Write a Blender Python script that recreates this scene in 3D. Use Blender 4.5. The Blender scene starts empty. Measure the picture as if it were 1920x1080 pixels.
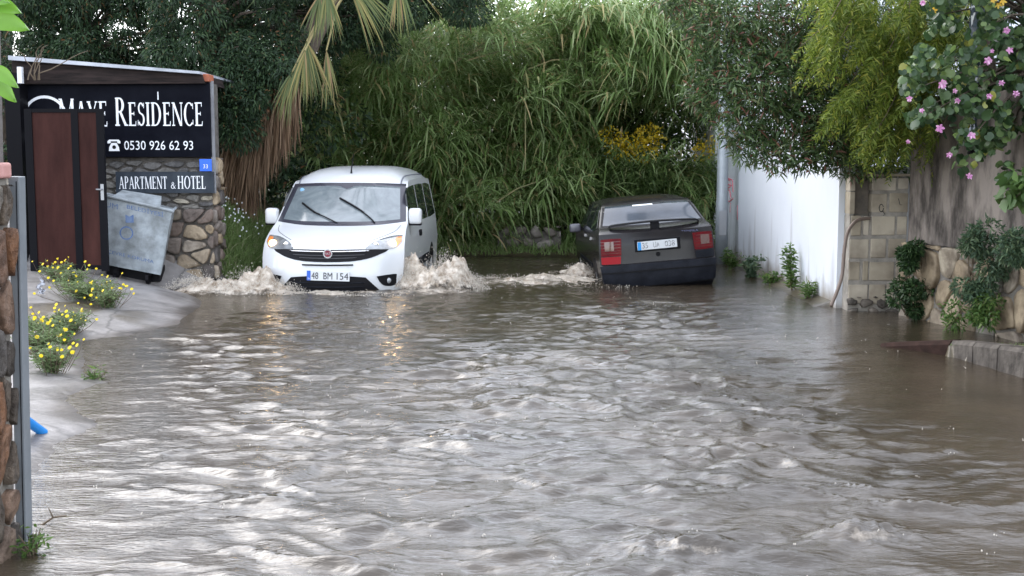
import bpy, bmesh, math, random
import numpy as np
from math import radians as R, sin, cos, pi
from mathutils import Vector, Matrix
random.seed(7); RNG = np.random.default_rng(11)
S = bpy.context.scene; COL = S.collection
# ---------------------------------------------------------------- camera
FP = 2250.0; CH = 1.65; PITCH = math.atan(240 / FP)
cd = bpy.data.cameras.new('camera'); cam = bpy.data.objects.new('camera', cd); COL.objects.link(cam)
cd.sensor_width = 36; cd.lens = 36 * FP / 1920; cd.clip_start = .05; cd.clip_end = 600
cam.location = (0, 0, CH); cam.rotation_euler = (pi / 2 - PITCH, 0, 0); S.camera = cam
S.render.resolution_x = 1920; S.render.resolution_y = 1080
# ---------------------------------------------------------------- sky, sun, exposure
w = bpy.data.worlds.new('World'); S.world = w; w.use_nodes = True
nt = w.node_tree; bg = nt.nodes['Background']
sky = nt.nodes.new('ShaderNodeTexSky'); sky.sky_type = 'NISHITA'; sky.sun_disc = False
SUN_EL, SUN_AZ = R(45), R(318)
sky.sun_elevation = SUN_EL; sky.sun_rotation = SUN_AZ; sky.air_density = 1.0; sky.dust_density = 1.5
hs = nt.nodes.new('ShaderNodeHueSaturation'); hs.inputs['Saturation'].default_value = .48
nt.links.new(sky.outputs[0], hs.inputs['Color'])
# overcast: the cloud deck is brighter overhead than at the horizon
wt = nt.nodes.new('ShaderNodeTexCoord'); wsx = nt.nodes.new('ShaderNodeSeparateXYZ'); nt.links.new(wt.outputs['Generated'], wsx.inputs[0])
wr = nt.nodes.new('ShaderNodeFloatCurve'); wc = wr.mapping.curves[0]
for q_, (a_, b_) in enumerate([(0, .6), (.15, .95), (.5, 1.0), (1, .85)]):
    if q_ in (0, 3): wc.points[0 if q_ == 0 else len(wc.points) - 1].location = (a_, b_)
    else: wc.points.new(a_, b_)
wr.mapping.update(); nt.links.new(wsx.outputs['Z'], wr.inputs['Value']); wk = nt.nodes.new('ShaderNodeMath'); wk.operation = 'MULTIPLY'; wk.inputs[1].default_value = 5.0; nt.links.new(wr.outputs[0], wk.inputs[0]); wr = wk
wm_ = nt.nodes.new('ShaderNodeMix'); wm_.data_type = 'RGBA'; wm_.blend_type = 'MULTIPLY'; wm_.inputs[0].default_value = 1; wm_.clamp_result = False
nt.links.new(hs.outputs[0], wm_.inputs[6]); nt.links.new(wr.outputs[0], wm_.inputs[7]); cl = nt.nodes.new('ShaderNodeMix'); cl.data_type = 'RGBA'; cl.inputs[0].default_value = .5; cl.inputs[7].default_value = (11.3, 11.5, 12.2, 1); cl.clamp_result = False
nt.links.new(wm_.outputs[2], cl.inputs[6]); nt.links.new(cl.outputs[2], bg.inputs[0])
bg.inputs[1].default_value = .11
sl = bpy.data.lights.new('sun', 'SUN'); sl.energy = .6; sl.angle = R(40); sl.color = (1, .98, .95)
so = bpy.data.objects.new('sun', sl); COL.objects.link(so)
so.rotation_euler = Vector((-sin(SUN_AZ) * cos(SUN_EL), -cos(SUN_AZ) * cos(SUN_EL), -sin(SUN_EL))).to_track_quat('-Z', 'Y').to_euler()
S.view_settings.view_transform = 'Standard'; S.view_settings.look = 'None'
S.view_settings.exposure = 0.88; S.view_settings.gamma = 1
S.cycles.max_bounces = 8; S.cycles.transparent_max_bounces = 8
try: S.cycles.use_denoising = True
except Exception: pass

def at(px, py, Y):
    u = (px - 960) / FP; v = (540 - py) / FP
    d = Vector((u, cos(PITCH) + v * sin(PITCH), -sin(PITCH) + v * cos(PITCH)))
    return Vector((0, 0, CH)) + d * (Y / d.y)
def on(px, py, z=0.0):
    d = at(px, py, 1.0) - Vector((0, 0, CH)); t = (z - CH) / d.z
    return Vector((0, 0, CH)) + d * t
# ---------------------------------------------------------------- object helpers
def tag(o, label=None, cat=None, group=None, kind=None):
    if label: o['label'] = label
    if cat: o['category'] = cat
    if group: o['group'] = group
    if kind: o['kind'] = kind
    return o
def empty(name, loc, label, cat, group=None, rot=(0, 0, 0)):
    o = bpy.data.objects.new(name, None); COL.objects.link(o); o.location = loc; o.rotation_euler = rot
    o.empty_display_size = .2
    return tag(o, label, cat, group)
def obj(name, V, F, mats, parent=None, smooth=False, fm=None):
    me = bpy.data.meshes.new(name)
    if isinstance(V, np.ndarray) and isinstance(F, np.ndarray):
        n = F.shape[1]; me.vertices.add(len(V)); me.vertices.foreach_set('co', V.astype(np.float32).ravel())
        me.loops.add(F.size); me.loops.foreach_set('vertex_index', F.astype(np.int32).ravel())
        me.polygons.add(len(F)); me.polygons.foreach_set('loop_start', np.arange(0, F.size, n, dtype=np.int32))
        me.update(calc_edges=True)
    else:
        me.from_pydata([tuple(v) for v in V], [], [tuple(int(i) for i in f) for f in F]); me.update()
    for m in (mats if isinstance(mats, (list, tuple)) else [mats]): me.materials.append(m)
    if fm is not None: me.polygons.foreach_set('material_index', np.asarray(fm, dtype=np.int32))
    if smooth: me.polygons.foreach_set('use_smooth', np.ones(len(me.polygons), dtype=bool))
    o = bpy.data.objects.new(name, me); COL.objects.link(o)
    if parent: o.parent = parent
    return o
class MB:
    def __init__(s): s.v = []; s.f = []
    def add(s, V, F, M=None):
        k = len(s.v); s.v += [(M @ Vector(v)) if M else Vector(v) for v in V]; s.f += [tuple(i + k for i in f) for f in F]; return s
    def box(s, a, b, M=None, bev=0):
        if bev:
            bm = bmesh.new(); bmesh.ops.create_cube(bm, size=1)
            for v in bm.verts: v.co = Vector([(a[i] + b[i]) / 2 + v.co[i] * (b[i] - a[i]) for i in range(3)])
            bmesh.ops.bevel(bm, geom=bm.edges[:], offset=bev, segments=3, profile=.5, affect='EDGES')
            bm.verts.index_update(); s.add([v.co[:] for v in bm.verts], [[v.index for v in f.verts] for f in bm.faces], M); bm.free(); return s
        V = [(x, y, z) for x in (a[0], b[0]) for y in (a[1], b[1]) for z in (a[2], b[2])]
        return s.add(V, [(0, 1, 3, 2), (4, 6, 7, 5), (0, 4, 5, 1), (2, 3, 7, 6), (0, 2, 6, 4), (1, 5, 7, 3)], M)
    def tube(s, pts, r, n=8, cap=True):
        pts = [Vector(p) for p in pts]; rs = r if isinstance(r, (list, tuple)) else [r] * len(pts); V = []; F = []
        up = Vector((.13, .31, 1)).normalized()
        for i, p in enumerate(pts):
            t = (pts[min(i + 1, len(pts) - 1)] - pts[max(i - 1, 0)]).normalized()
            a = t.cross(up); a = a.normalized() if a.length > 1e-4 else Vector((1, 0, 0)); b = t.cross(a)
            V += [p + (a * cos(2 * pi * k / n) + b * sin(2 * pi * k / n)) * rs[i] for k in range(n)]
        for i in range(len(pts) - 1):
            for k in range(n): F.append((i * n + k, i * n + (k + 1) % n, (i + 1) * n + (k + 1) % n, (i + 1) * n + k))
        if cap: F += [tuple(range(n))[::-1], tuple(range((len(pts) - 1) * n, len(pts) * n))]
        return s.add(V, F)
    def disc(s, c, r, ax=(0, -1, 0), n=20, h=.01):
        c = Vector(c); ax = Vector(ax).normalized(); return s.tube([c, c + ax * h], r, n)
    def sphere(s, c, r, n=10, m=7, sc=(1, 1, 1)):
        V = []; F = []
        for i in range(m + 1):
            th = pi * i / m
            for k in range(n): V.append((c[0] + r * sc[0] * sin(th) * cos(2 * pi * k / n), c[1] + r * sc[1] * sin(th) * sin(2 * pi * k / n), c[2] + r * sc[2] * cos(th)))
        for i in range(m):
            for k in range(n): F.append((i * n + k, i * n + (k + 1) % n, (i + 1) * n + (k + 1) % n, (i + 1) * n + k))
        return s.add(V, F)
    def build(s, name, mat, parent=None, smooth=False): return obj(name, s.v, s.f, mat, parent, smooth)
def auto(o, a=35):
    bm = bmesh.new(); bm.from_mesh(o.data)
    bmesh.ops.remove_doubles(bm, verts=bm.verts, dist=1e-5); bmesh.ops.recalc_face_normals(bm, faces=bm.faces)
    for f in bm.faces: f.smooth = True
    for e in bm.edges:
        if len(e.link_faces) == 2 and e.calc_face_angle(0) > R(a): e.smooth = False
    bm.to_mesh(o.data); bm.free(); return o
# ---------------------------------------------------------------- noise
def vnoise(x, y, seed=0):
    xi = np.floor(x).astype(np.int64); yi = np.floor(y).astype(np.int64); fx = x - xi; fy = y - yi
    fx = fx * fx * fx * (fx * (fx * 6 - 15) + 10); fy = fy * fy * fy * (fy * (fy * 6 - 15) + 10)
    def h(a, b):
        n = (a * 374761393 + b * 668265263 + seed * 974711) & 0xffffffff; n = ((n ^ (n >> 13)) * 1274126177) & 0xffffffff
        return ((n ^ (n >> 16)) & 0xffff) / 65535.0
    return (h(xi, yi) * (1 - fx) + h(xi + 1, yi) * fx) * (1 - fy) + (h(xi, yi + 1) * (1 - fx) + h(xi + 1, yi + 1) * fx) * fy
def fbm(x, y, o=4, seed=0, g=.5):
    r = 0; a = 1; t = 0
    for i in range(o): r = r + a * vnoise(x * 2 ** i + 17.3 * i, y * 2 ** i - 9.1 * i, seed + i); t += a; a *= g
    return r / t
def sm(x, a, b):
    t = np.clip((x - a) / (b - a), 0, 1); return t * t * (3 - 2 * t)
# ---------------------------------------------------------------- materials
def mat(name, col, rough=.6, metal=0, spec=.5, noise=0, nscale=8, col2=None, bump=0, bscale=30, coat=0, stretch=None, detail=6, emit=0, ior=None):
    m = bpy.data.materials.new(name); m.use_nodes = True; t = m.node_tree; b = t.nodes['Principled BSDF']
    b.inputs['Base Color'].default_value = (*col, 1); b.inputs['Roughness'].default_value = rough; b.inputs['Metallic'].default_value = metal
    b.inputs['Specular IOR Level'].default_value = spec; b.inputs['Coat Weight'].default_value = coat; b.inputs['Coat Roughness'].default_value = .05
    if ior: b.inputs['IOR'].default_value = ior
    if emit: b.inputs['Emission Color'].default_value = (*col, 1); b.inputs['Emission Strength'].default_value = emit
    tc = t.nodes.new('ShaderNodeTexCoord'); src = tc.outputs['Object']
    if stretch:
        mp = t.nodes.new('ShaderNodeMapping'); mp.inputs['Scale'].default_value = stretch; t.links.new(src, mp.inputs[0]); src = mp.outputs[0]
    if col2:
        n = t.nodes.new('ShaderNodeTexNoise'); n.inputs['Scale'].default_value = nscale; n.inputs['Detail'].default_value = detail
        n.inputs['Roughness'].default_value = .62; t.links.new(src, n.inputs['Vector'])
        cr = t.nodes.new('ShaderNodeValToRGB'); cr.color_ramp.elements[0].position = .5 - .5 * (noise or .3); cr.color_ramp.elements[1].position = .5 + .5 * (noise or .3)
        cr.color_ramp.elements[0].color = (*col, 1); cr.color_ramp.elements[1].color = (*col2, 1)
        t.links.new(n.outputs[0], cr.inputs[0]); t.links.new(cr.outputs[0], b.inputs['Base Color'])
    if bump:
        n2 = t.nodes.new('ShaderNodeTexNoise'); n2.inputs['Scale'].default_value = bscale; n2.inputs['Detail'].default_value = 8; t.links.new(tc.outputs['Object'], n2.inputs['Vector'])
        bp = t.nodes.new('ShaderNodeBump'); bp.inputs['Strength'].default_value = bump; bp.inputs['Distance'].default_value = .02
        t.links.new(n2.outputs[0], bp.inputs['Height']); t.links.new(bp.outputs[0], b.inputs['Normal'])
    return m
def leafmat(name, stops, rough=.45, transl=.35, spec=.4):
    m = bpy.data.materials.new(name); m.use_nodes = True; t = m.node_tree; b = t.nodes['Principled BSDF']; out = t.nodes['Material Output']
    g = t.nodes.new('ShaderNodeNewGeometry'); cr = t.nodes.new('ShaderNodeValToRGB'); e = cr.color_ramp.elements
    while len(e) < len(stops): e.new(.5)
    for k, (p, c) in enumerate(stops): e[k].position = p; e[k].color = (*c, 1)
    t.links.new(g.outputs['Random Per Island'], cr.inputs[0]); t.links.new(cr.outputs[0], b.inputs['Base Color'])
    b.inputs['Roughness'].default_value = rough; b.inputs['Specular IOR Level'].default_value = spec
    tr = t.nodes.new('ShaderNodeBsdfTranslucent'); t.links.new(cr.outputs[0], tr.inputs[0])
    mx = t.nodes.new('ShaderNodeMixShader'); mx.inputs[0].default_value = transl
    t.links.new(b.outputs[0], mx.inputs[1]); t.links.new(tr.outputs[0], mx.inputs[2]); t.links.new(mx.outputs[0], out.inputs[0])
    return m
def islandmat(name, stops, rough=.6, bump=.5, bscale=25, dirt=.5):
    m = leafmat(name, stops, rough, 0); t = m.node_tree; b = t.nodes['Principled BSDF']; cr = [n for n in t.nodes if n.type == 'VALTORGB'][0]
    tc = t.nodes.new('ShaderNodeTexCoord'); n2 = t.nodes.new('ShaderNodeTexNoise'); n2.inputs['Scale'].default_value = bscale; n2.inputs['Detail'].default_value = 9
    n2.inputs['Roughness'].default_value = .65; t.links.new(tc.outputs['Object'], n2.inputs['Vector'])
    bp = t.nodes.new('ShaderNodeBump'); bp.inputs['Strength'].default_value = bump; bp.inputs['Distance'].default_value = .03
    t.links.new(n2.outputs[0], bp.inputs['Height']); t.links.new(bp.outputs[0], b.inputs['Normal'])
    mx = t.nodes.new('ShaderNodeMix'); mx.data_type = 'RGBA'; mx.blend_type = 'MULTIPLY'; mx.inputs[0].default_value = dirt
    n3 = t.nodes.new('ShaderNodeTexNoise'); n3.inputs['Scale'].default_value = bscale * .45; n3.inputs['Detail'].default_value = 8; t.links.new(tc.outputs['Object'], n3.inputs['Vector'])
    c2 = t.nodes.new('ShaderNodeValToRGB'); c2.color_ramp.elements[0].position = .35; c2.color_ramp.elements[1].position = .6; c2.color_ramp.elements[0].color = (.25, .22, .2, 1)
    t.links.new(n3.outputs[0], c2.inputs[0]); t.links.new(cr.outputs[0], mx.inputs[6]); t.links.new(c2.outputs[0], mx.inputs[7]); t.links.new(mx.outputs[2], b.inputs['Base Color'])
    return m
M = {}
M['black'] = mat('black_plastic', (.007, .007, .009), .5, spec=.15)
M['bumper'] = mat('faded_black_bumper', (.006, .007, .010), .5, spec=.12, col2=(.016, .018, .025), nscale=5)
M['rubber'] = mat('tyre_rubber', (.015, .015, .015), .7)
M['steel'] = mat('dull_steel', (.35, .36, .38), .35, metal=.8)
M['chrome'] = mat('chrome', (.7, .7, .72), .12, metal=1)
M['bark'] = mat('bark', (.06, .045, .035), .9, col2=(.14, .11, .085), nscale=14, stretch=(3, 3, .6), bump=.6)
M['twig'] = mat('twig', (.12, .09, .06), .85)
M['mortar'] = mat('mortar', (.14, .125, .11), .9, col2=(.24, .22, .19), nscale=9, bump=.6, bscale=20)
M['mortar_dark'] = mat('dark_mortar', (.07, .063, .057), .9, col2=(.15, .135, .12), nscale=9, bump=.6, bscale=20)
M['letter'] = mat('white_letters', (.82, .84, .88), .5)
M['platewhite'] = mat('plate_white', (.66, .68, .7), .35)
M['plateblue'] = mat('plate_blue', (.03, .12, .55), .35)
M['platetext'] = mat('plate_text', (.02, .02, .025), .5)

# ================================================================ terrain
shY = [-20, 3, 5.1, 6.5, 7.0, 7.4, 7.9, 8.3, 8.84, 9.5, 10.9, 11.3, 11.9, 13.5, 14.5, 15.15, 15.8, 16.5, 18, 20, 40]
shX = [-2.6, -2.3, -2.2, -2.6, -2.66, -2.58, -2.9, -3.1, -3.0, -3.45, -3.9, -3.6, -3.35, -3.5, -3.85, -4.3, -3.75, -3.45, -3.4, -3.3, -3.3]
def gz(x, y):
    x = np.asarray(x, float); y = np.asarray(y, float)
    wob = .10 * (fbm(x * 1.7, y * 1.7, 3, 3) - .5) * 2
    d = np.interp(y, shY, shX) - x + wob * .8
    slope = np.interp(y, [0, 11, 13, 15.2, 16.2, 30], [.12, .13, .3, .3, 1.8, 1.8]); cap = np.interp(y, [0, 11, 13, 15.2, 16.4, 20], [.22, .26, .38, .38, 1.35, 1.5])
    def prof(d, s, c): return np.where(d < 0, np.maximum(-.3, d * .35), c * (1 - np.exp(-np.maximum(d, 0) * s / c)))
    zl = prof(d, slope, cap)
    zf = prof(np.minimum(y - 20.5 + wob * 1.5, 60), .45, .7)
    zf = np.where(x > 3.3, np.minimum(zf, .1), zf)
    xr = np.interp(y, [0, 9.0, 10.6, 11.0, 13.2, 13.5, 20, 30], [6, 6, 6, 5.2, 4.3, 3.42, 3.42, 3.42])
    zr = np.where(x - xr < 0, np.maximum(-.3, (x - xr) * .5), np.minimum((x - xr) * .3, .12))
    kx = np.interp(y, [6, 9, 10.67], [4.9, 3.86, 3.27]) + .16
    soil = np.where((x > kx) & (y < 10.5), np.interp(y, [8, 9, 9.96, 10.5], [.27, .23, .11, -.05]), -.3)
    return np.maximum.reduce([zl, zf, zr, soil, np.full_like(zl, -.3)]) + .012 * (fbm(x * 6, y * 6, 4, 9) - .5)
def axis(a, b, st, far, g=1.25):
    c = list(np.arange(a, b, st)); s = st; v = b
    while v < far[1]: c.append(v); s *= g; v += s
    s = st; v = a - st
    while v > far[0]: c.insert(0, v); s *= g; v -= s
    return np.array([far[0]] + c + [far[1]])
def grid_obj(name, xs, ys, zf, mats, smooth=True):
    X, Y = np.meshgrid(xs, ys); Z = zf(X, Y); nx, ny = len(xs), len(ys)
    I = (np.arange(ny - 1)[:, None] * nx + np.arange(nx - 1)[None, :]).ravel()
    F = np.stack([I, I + 1, I + nx + 1, I + nx], 1)
    return obj(name, np.stack([X.ravel(), Y.ravel(), Z.ravel()], 1), F, mats, None, smooth), X.ravel(), Y.ravel()
def attr(o, name, vals):
    a = o.data.attributes.new(name, 'FLOAT', 'POINT'); a.data.foreach_set('value', np.asarray(vals, dtype=np.float32))

gm = mat('ground', (.11, .105, .10), .38, col2=(.26, .245, .24), nscale=2.2, noise=.35, bump=.35, bscale=14)
t = gm.node_tree; b = t.nodes['Principled BSDF']; base = [l for l in t.links if l.to_socket == b.inputs['Base Color']][0].from_socket
at_ = t.nodes.new('ShaderNodeAttribute'); at_.attribute_name = 'soil'
n = t.nodes.new('ShaderNodeTexNoise'); n.inputs['Scale'].default_value = 6; n.inputs['Detail'].default_value = 10
cr = t.nodes.new('ShaderNodeValToRGB'); cr.color_ramp.elements[0].color = (.035, .027, .018, 1); cr.color_ramp.elements[1].color = (.12, .1, .06, 1); cr.color_ramp.elements[0].position = .35; cr.color_ramp.elements[1].position = .7
mx = t.nodes.new('ShaderNodeMix'); mx.data_type = 'RGBA'; t.links.new(n.outputs[0], cr.inputs[0]); t.links.new(at_.outputs['Fac'], mx.inputs[0]); t.links.new(base, mx.inputs[6]); t.links.new(cr.outputs[0], mx.inputs[7]); t.links.new(mx.outputs[2], b.inputs['Base Color'])
mo = t.nodes.new('ShaderNodeMix'); mo.data_type = 'RGBA'; mo.blend_type = 'MULTIPLY'; wa = t.nodes.new('ShaderNodeAttribute'); wa.attribute_name = 'wet'
t.links.new(wa.outputs['Fac'], mo.inputs[0]); t.links.new(mx.outputs[2], mo.inputs[6]); mo.inputs[7].default_value = (.34, .31, .28, 1); t.links.new(mo.outputs[2], b.inputs['Base Color'])
vr = t.nodes.new('ShaderNodeTexVoronoi'); vr.feature = 'DISTANCE_TO_EDGE'; vr.inputs['Scale'].default_value = .9; tcg = t.nodes.new('ShaderNodeTexCoord'); ng = t.nodes.new('ShaderNodeTexNoise'); ng.inputs['Scale'].default_value = 3; ng.inputs['Detail'].default_value = 6
mg = t.nodes.new('ShaderNodeMix'); mg.data_type = 'RGBA'; mg.inputs[0].default_value = .25; t.links.new(tcg.outputs['Object'], ng.inputs['Vector']); t.links.new(tcg.outputs['Object'], mg.inputs[6]); t.links.new(ng.outputs['Color'], mg.inputs[7]); t.links.new(mg.outputs[2], vr.inputs['Vector'])
cg = t.nodes.new('ShaderNodeMapRange'); cg.inputs[1].default_value = 0; cg.inputs[2].default_value = .018; cg.inputs[3].default_value = .35; cg.inputs[4].default_value = 1; t.links.new(vr.outputs[0], cg.inputs[0])
mc = t.nodes.new('ShaderNodeMix'); mc.data_type = 'RGBA'; mc.blend_type = 'MULTIPLY'; mc.inputs[0].default_value = .8; t.links.new(mo.outputs[2], mc.inputs[6]); t.links.new(cg.outputs[0], mc.inputs[7]); t.links.new(mc.outputs[2], b.inputs['Base Color'])
g_, GX, GY = grid_obj('ground', axis(-8, 7, .07, (-90, 90)), axis(2.5, 24, .07, (-30, 160)), gz, gm)
tag(g_, kind='structure'); attr(g_, 'wet', 1 - sm(gz(GX, GY) + .06 * (fbm(GX * 2.5, GY * 2.5, 4, 77) - .5), .004, .045)); attr(g_, 'soil', np.clip(sm(GY, 15.6, 16.2) + sm(-GX, 5.2, 6) * sm(GY, 1, 3) * (1 - sm(GY, 12.6, 13.6)) * .8 + sm(GX, 2.9, 3.1) + sm(fbm(GX * 1.5, GY * 1.5, 3, 21) - .0 * GX, .62, .72) * sm(-GX, 3.0, 4.4) * (1 - sm(GY, 12.6, 13.4)), 0, 1))

# ================================================================ water
def vmask(x, y, cx, cy, rx, ry): return np.exp(-(((x - cx) / rx) ** 2 + ((y - cy) / ry) ** 2))
waves = []
rw = np.random.default_rng(5)
for i in range(110):
    lam = .07 * (.55 / .07) ** rw.random(); th = rw.normal(pi / 2 + .08, .55); a = .0034 * lam
    waves.append((2 * pi / lam * cos(th), 2 * pi / lam * sin(th), rw.random() * 2 * pi, a))
def wh(x, y):
    wx = x + .2 * (fbm(x * 1.5, y * 1.5, 3, 41) - .5) * 2; wy = y + .2 * (fbm(x * 1.5 + 9, y * 1.5, 3, 42) - .5) * 2
    h = np.zeros_like(x)
    for kx, ky, ph, a in waves: h += a * np.sin(kx * wx + ky * wy + ph)
    rid = 1 - np.abs(2 * fbm(wx * 2.2, wy * 4.4, 2, 51) - 1); h += .018 * (rid ** 3 - .4)
    h += .005 * (fbm(wx * 6, wy * 13, 3, 61) - .5); h += .008 * (fbm(wx * 1.1, wy * 2.2, 2, 62) - .5)
    patch = -.05 + 2.0 * fbm(x * .7, y * .6, 3, 71)
    calm = sm(3.5 - x, 0.2, 2.2) * .86 + .14
    lb = np.interp(y, shY, shX); calm *= .12 + .88 * sm(x - lb, .0, 1.3)
    far = np.interp(y, [0, 9, 13, 17, 22], [1, .9, .55, .4, .3])
    h = h * patch * calm * far * 1.35
    for cx, cy, rx, ry, a in [(-.3, 7.05, .38, .12, .05), (1.55, 5.15, .22, .11, .075), (.75, 4.95, .3, .12, .06), (1.05, 5.9, .5, .12, .03), (-1.3, 5.7, .3, .1, .03), (.2, 8.0, .6, .12, .03), (1.9, 5.6, .3, .1, .04)]:
        h += a * vmask(x, y, cx, cy, rx, ry) * (.1 + 1.0 * (1 - np.abs(2 * fbm(x * 8, y * 10, 4, 81, .6) - 1)) ** 1.5)
    # wash round the two vehicles
    s = splash(x, y); r = fbm(x * 5, y * 5, 5, 91, .6)
    h += s * (.02 + .10 * (r - .35))
    return h
def splash(x, y):
    f = vmask(x, y, -3.25, 14.9, .75, .35) + .9 * vmask(x, y, -2.3, 14.65, 1.1, .22) + 1.1 * vmask(x, y, -1.0, 15.05, .65, .45) + 1.0 * vmask(x, y, -.1, 16.1, 1.1, .8) + .7 * vmask(x, y, .75, 17.3, .5, 1.3) + .5 * vmask(x, y, -3.9, 14.6, .5, .25) + .45 * vmask(x, y, .1, 18.7, 1.6, .6)
    return np.clip(f, 0, 1.2)
ys = [-12, -6, -2, 0, 1.5, 2.5]; v = 3.2
while v < 22.5: ys.append(v); v += .013 + .0016 * max(v - 4, 0)
ys += [23, 24, 30]
xs = [-14, -9, -6] + list(np.arange(-4.9, 4.9, .024)) + [5.2, 6, 9, 14]
def whz(X, Y):
    H = wh(X, Y); edge = np.where((Y < 3) | (Y > 22.6) | (np.abs(X) > 4.95), 0, 1); return H * edge
wm = mat('flood_water', (.078, .062, .042), .02, ior=1.6, spec=.5)
t = wm.node_tree; b = t.nodes['Principled BSDF']
tc = t.nodes.new('ShaderNodeTexCoord')
na = t.nodes.new('ShaderNodeTexNoise'); na.inputs['Scale'].default_value = 17; na.inputs['Detail'].default_value = 5; na.inputs['Roughness'].default_value = .6; na.inputs['Distortion'].default_value = .4
mp = t.nodes.new('ShaderNodeMapping'); mp.inputs['Scale'].default_value = (.7, 2.2, 1); t.links.new(tc.outputs['Object'], mp.inputs[0]); t.links.new(mp.outputs[0], na.inputs['Vector'])
vo = t.nodes.new('ShaderNodeTexVoronoi'); vo.inputs['Scale'].default_value = 22; t.links.new(tc.outputs['Object'], vo.inputs['Vector'])
bp = t.nodes.new('ShaderNodeBump'); bp.inputs['Strength'].default_value = .6; bp.inputs['Distance'].default_value = .011; t.links.new(na.outputs[0], bp.inputs['Height'])
bp2 = t.nodes.new('ShaderNodeBump'); bp2.inputs['Strength'].default_value = .25; bp2.inputs['Distance'].default_value = .004; t.links.new(vo.outputs[0], bp2.inputs['Height']); t.links.new(bp.outputs[0], bp2.inputs['Normal']); t.links.new(bp2.outputs[0], b.inputs['Normal'])
fa = t.nodes.new('ShaderNodeAttribute'); fa.attribute_name = 'foam'
nf = t.nodes.new('ShaderNodeTexNoise'); nf.inputs['Scale'].default_value = 7; nf.inputs['Detail'].default_value = 9; nf.inputs['Roughness'].default_value = .7; t.links.new(tc.outputs['Object'], nf.inputs['Vector'])
ad = t.nodes.new('ShaderNodeMath'); ad.operation = 'ADD'; t.links.new(fa.outputs['Fac'], ad.inputs[0]); t.links.new(nf.outputs[0], ad.inputs[1])
fr = t.nodes.new('ShaderNodeMapRange'); fr.inputs[1].default_value = .92; fr.inputs[2].default_value = 1.22; t.links.new(ad.outputs[0], fr.inputs[0])
nb = t.nodes.new('ShaderNodeTexNoise'); nb.inputs['Scale'].default_value = .8; nb.inputs['Detail'].default_value = 4; t.links.new(tc.outputs['Object'], nb.inputs['Vector'])
cb = t.nodes.new('ShaderNodeValToRGB'); cb.color_ramp.elements[0].position = .35; cb.color_ramp.elements[1].position = .68; cb.color_ramp.elements[0].color = (.030, .023, .015, 1); cb.color_ramp.elements[1].color = (.055, .042, .028, 1); t.links.new(nb.outputs[0], cb.inputs[0])
mx = t.nodes.new('ShaderNodeMix'); mx.data_type = 'RGBA'; t.links.new(fr.outputs[0], mx.inputs[0]); t.links.new(cb.outputs[0], mx.inputs[6]); mx.inputs[7].default_value = (.40, .35, .29, 1); t.links.new(mx.outputs[2], b.inputs['Base Color'])
rr = t.nodes.new('ShaderNodeMapRange'); rr.inputs[3].default_value = .05; rr.inputs[4].default_value = .45; t.links.new(fr.outputs[0], rr.inputs[0]); t.links.new(rr.outputs[0], b.inputs['Roughness'])
wo, WX, WY = grid_obj('water', np.array(xs), np.array(ys), whz, wm); tag(wo, kind='structure')
foam = splash(WX, WY) * .62 + sum(a * vmask(WX, WY, cx, cy, rx, ry) for cx, cy, rx, ry, a in [(1.55, 5.08, .24, .07, .5), (.75, 4.88, .26, .06, .46), (-.3, 6.95, .2, .05, .2), (1.95, 4.75, .3, .1, .36), (1.1, 5.85, .4, .06, .22)])
attr(wo, 'foam', np.clip(foam, 0, 1))
# wash thrown up by the van: heaped, broken foam with flying drops
fmat = mat('churned_foam', (.20, .15, .10), .4, col2=(.60, .54, .46), nscale=11, noise=.32, bump=.8, bscale=28)
t = fmat.node_tree; out = t.nodes['Material Output']; tr_ = t.nodes.new('ShaderNodeBsdfTransparent'); mxs = t.nodes.new('ShaderNodeMixShader'); da = t.nodes.new('ShaderNodeAttribute'); da.attribute_name = 'dens'
tcx = t.nodes.new('ShaderNodeTexCoord'); nx_ = t.nodes.new('ShaderNodeTexNoise'); nx_.inputs['Scale'].default_value = 20; nx_.inputs['Detail'].default_value = 6; nx_.inputs['Roughness'].default_value = .7; t.links.new(tcx.outputs['Object'], nx_.inputs['Vector'])
ax_ = t.nodes.new('ShaderNodeMath'); ax_.operation = 'ADD'; t.links.new(da.outputs['Fac'], ax_.inputs[0]); t.links.new(nx_.outputs[0], ax_.inputs[1])
rx_ = t.nodes.new('ShaderNodeMapRange'); rx_.inputs[1].default_value = .62; rx_.inputs[2].default_value = .95; t.links.new(ax_.outputs[0], rx_.inputs[0])
t.links.new(rx_.outputs[0], mxs.inputs[0]); t.links.new(tr_.outputs[0], mxs.inputs[1]); t.links.new(t.nodes['Principled BSDF'].outputs[0], mxs.inputs[2]); t.links.new(mxs.outputs[0], out.inputs[0])
dropm = mat('spray_drops', (.5, .46, .4), .3)
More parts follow.
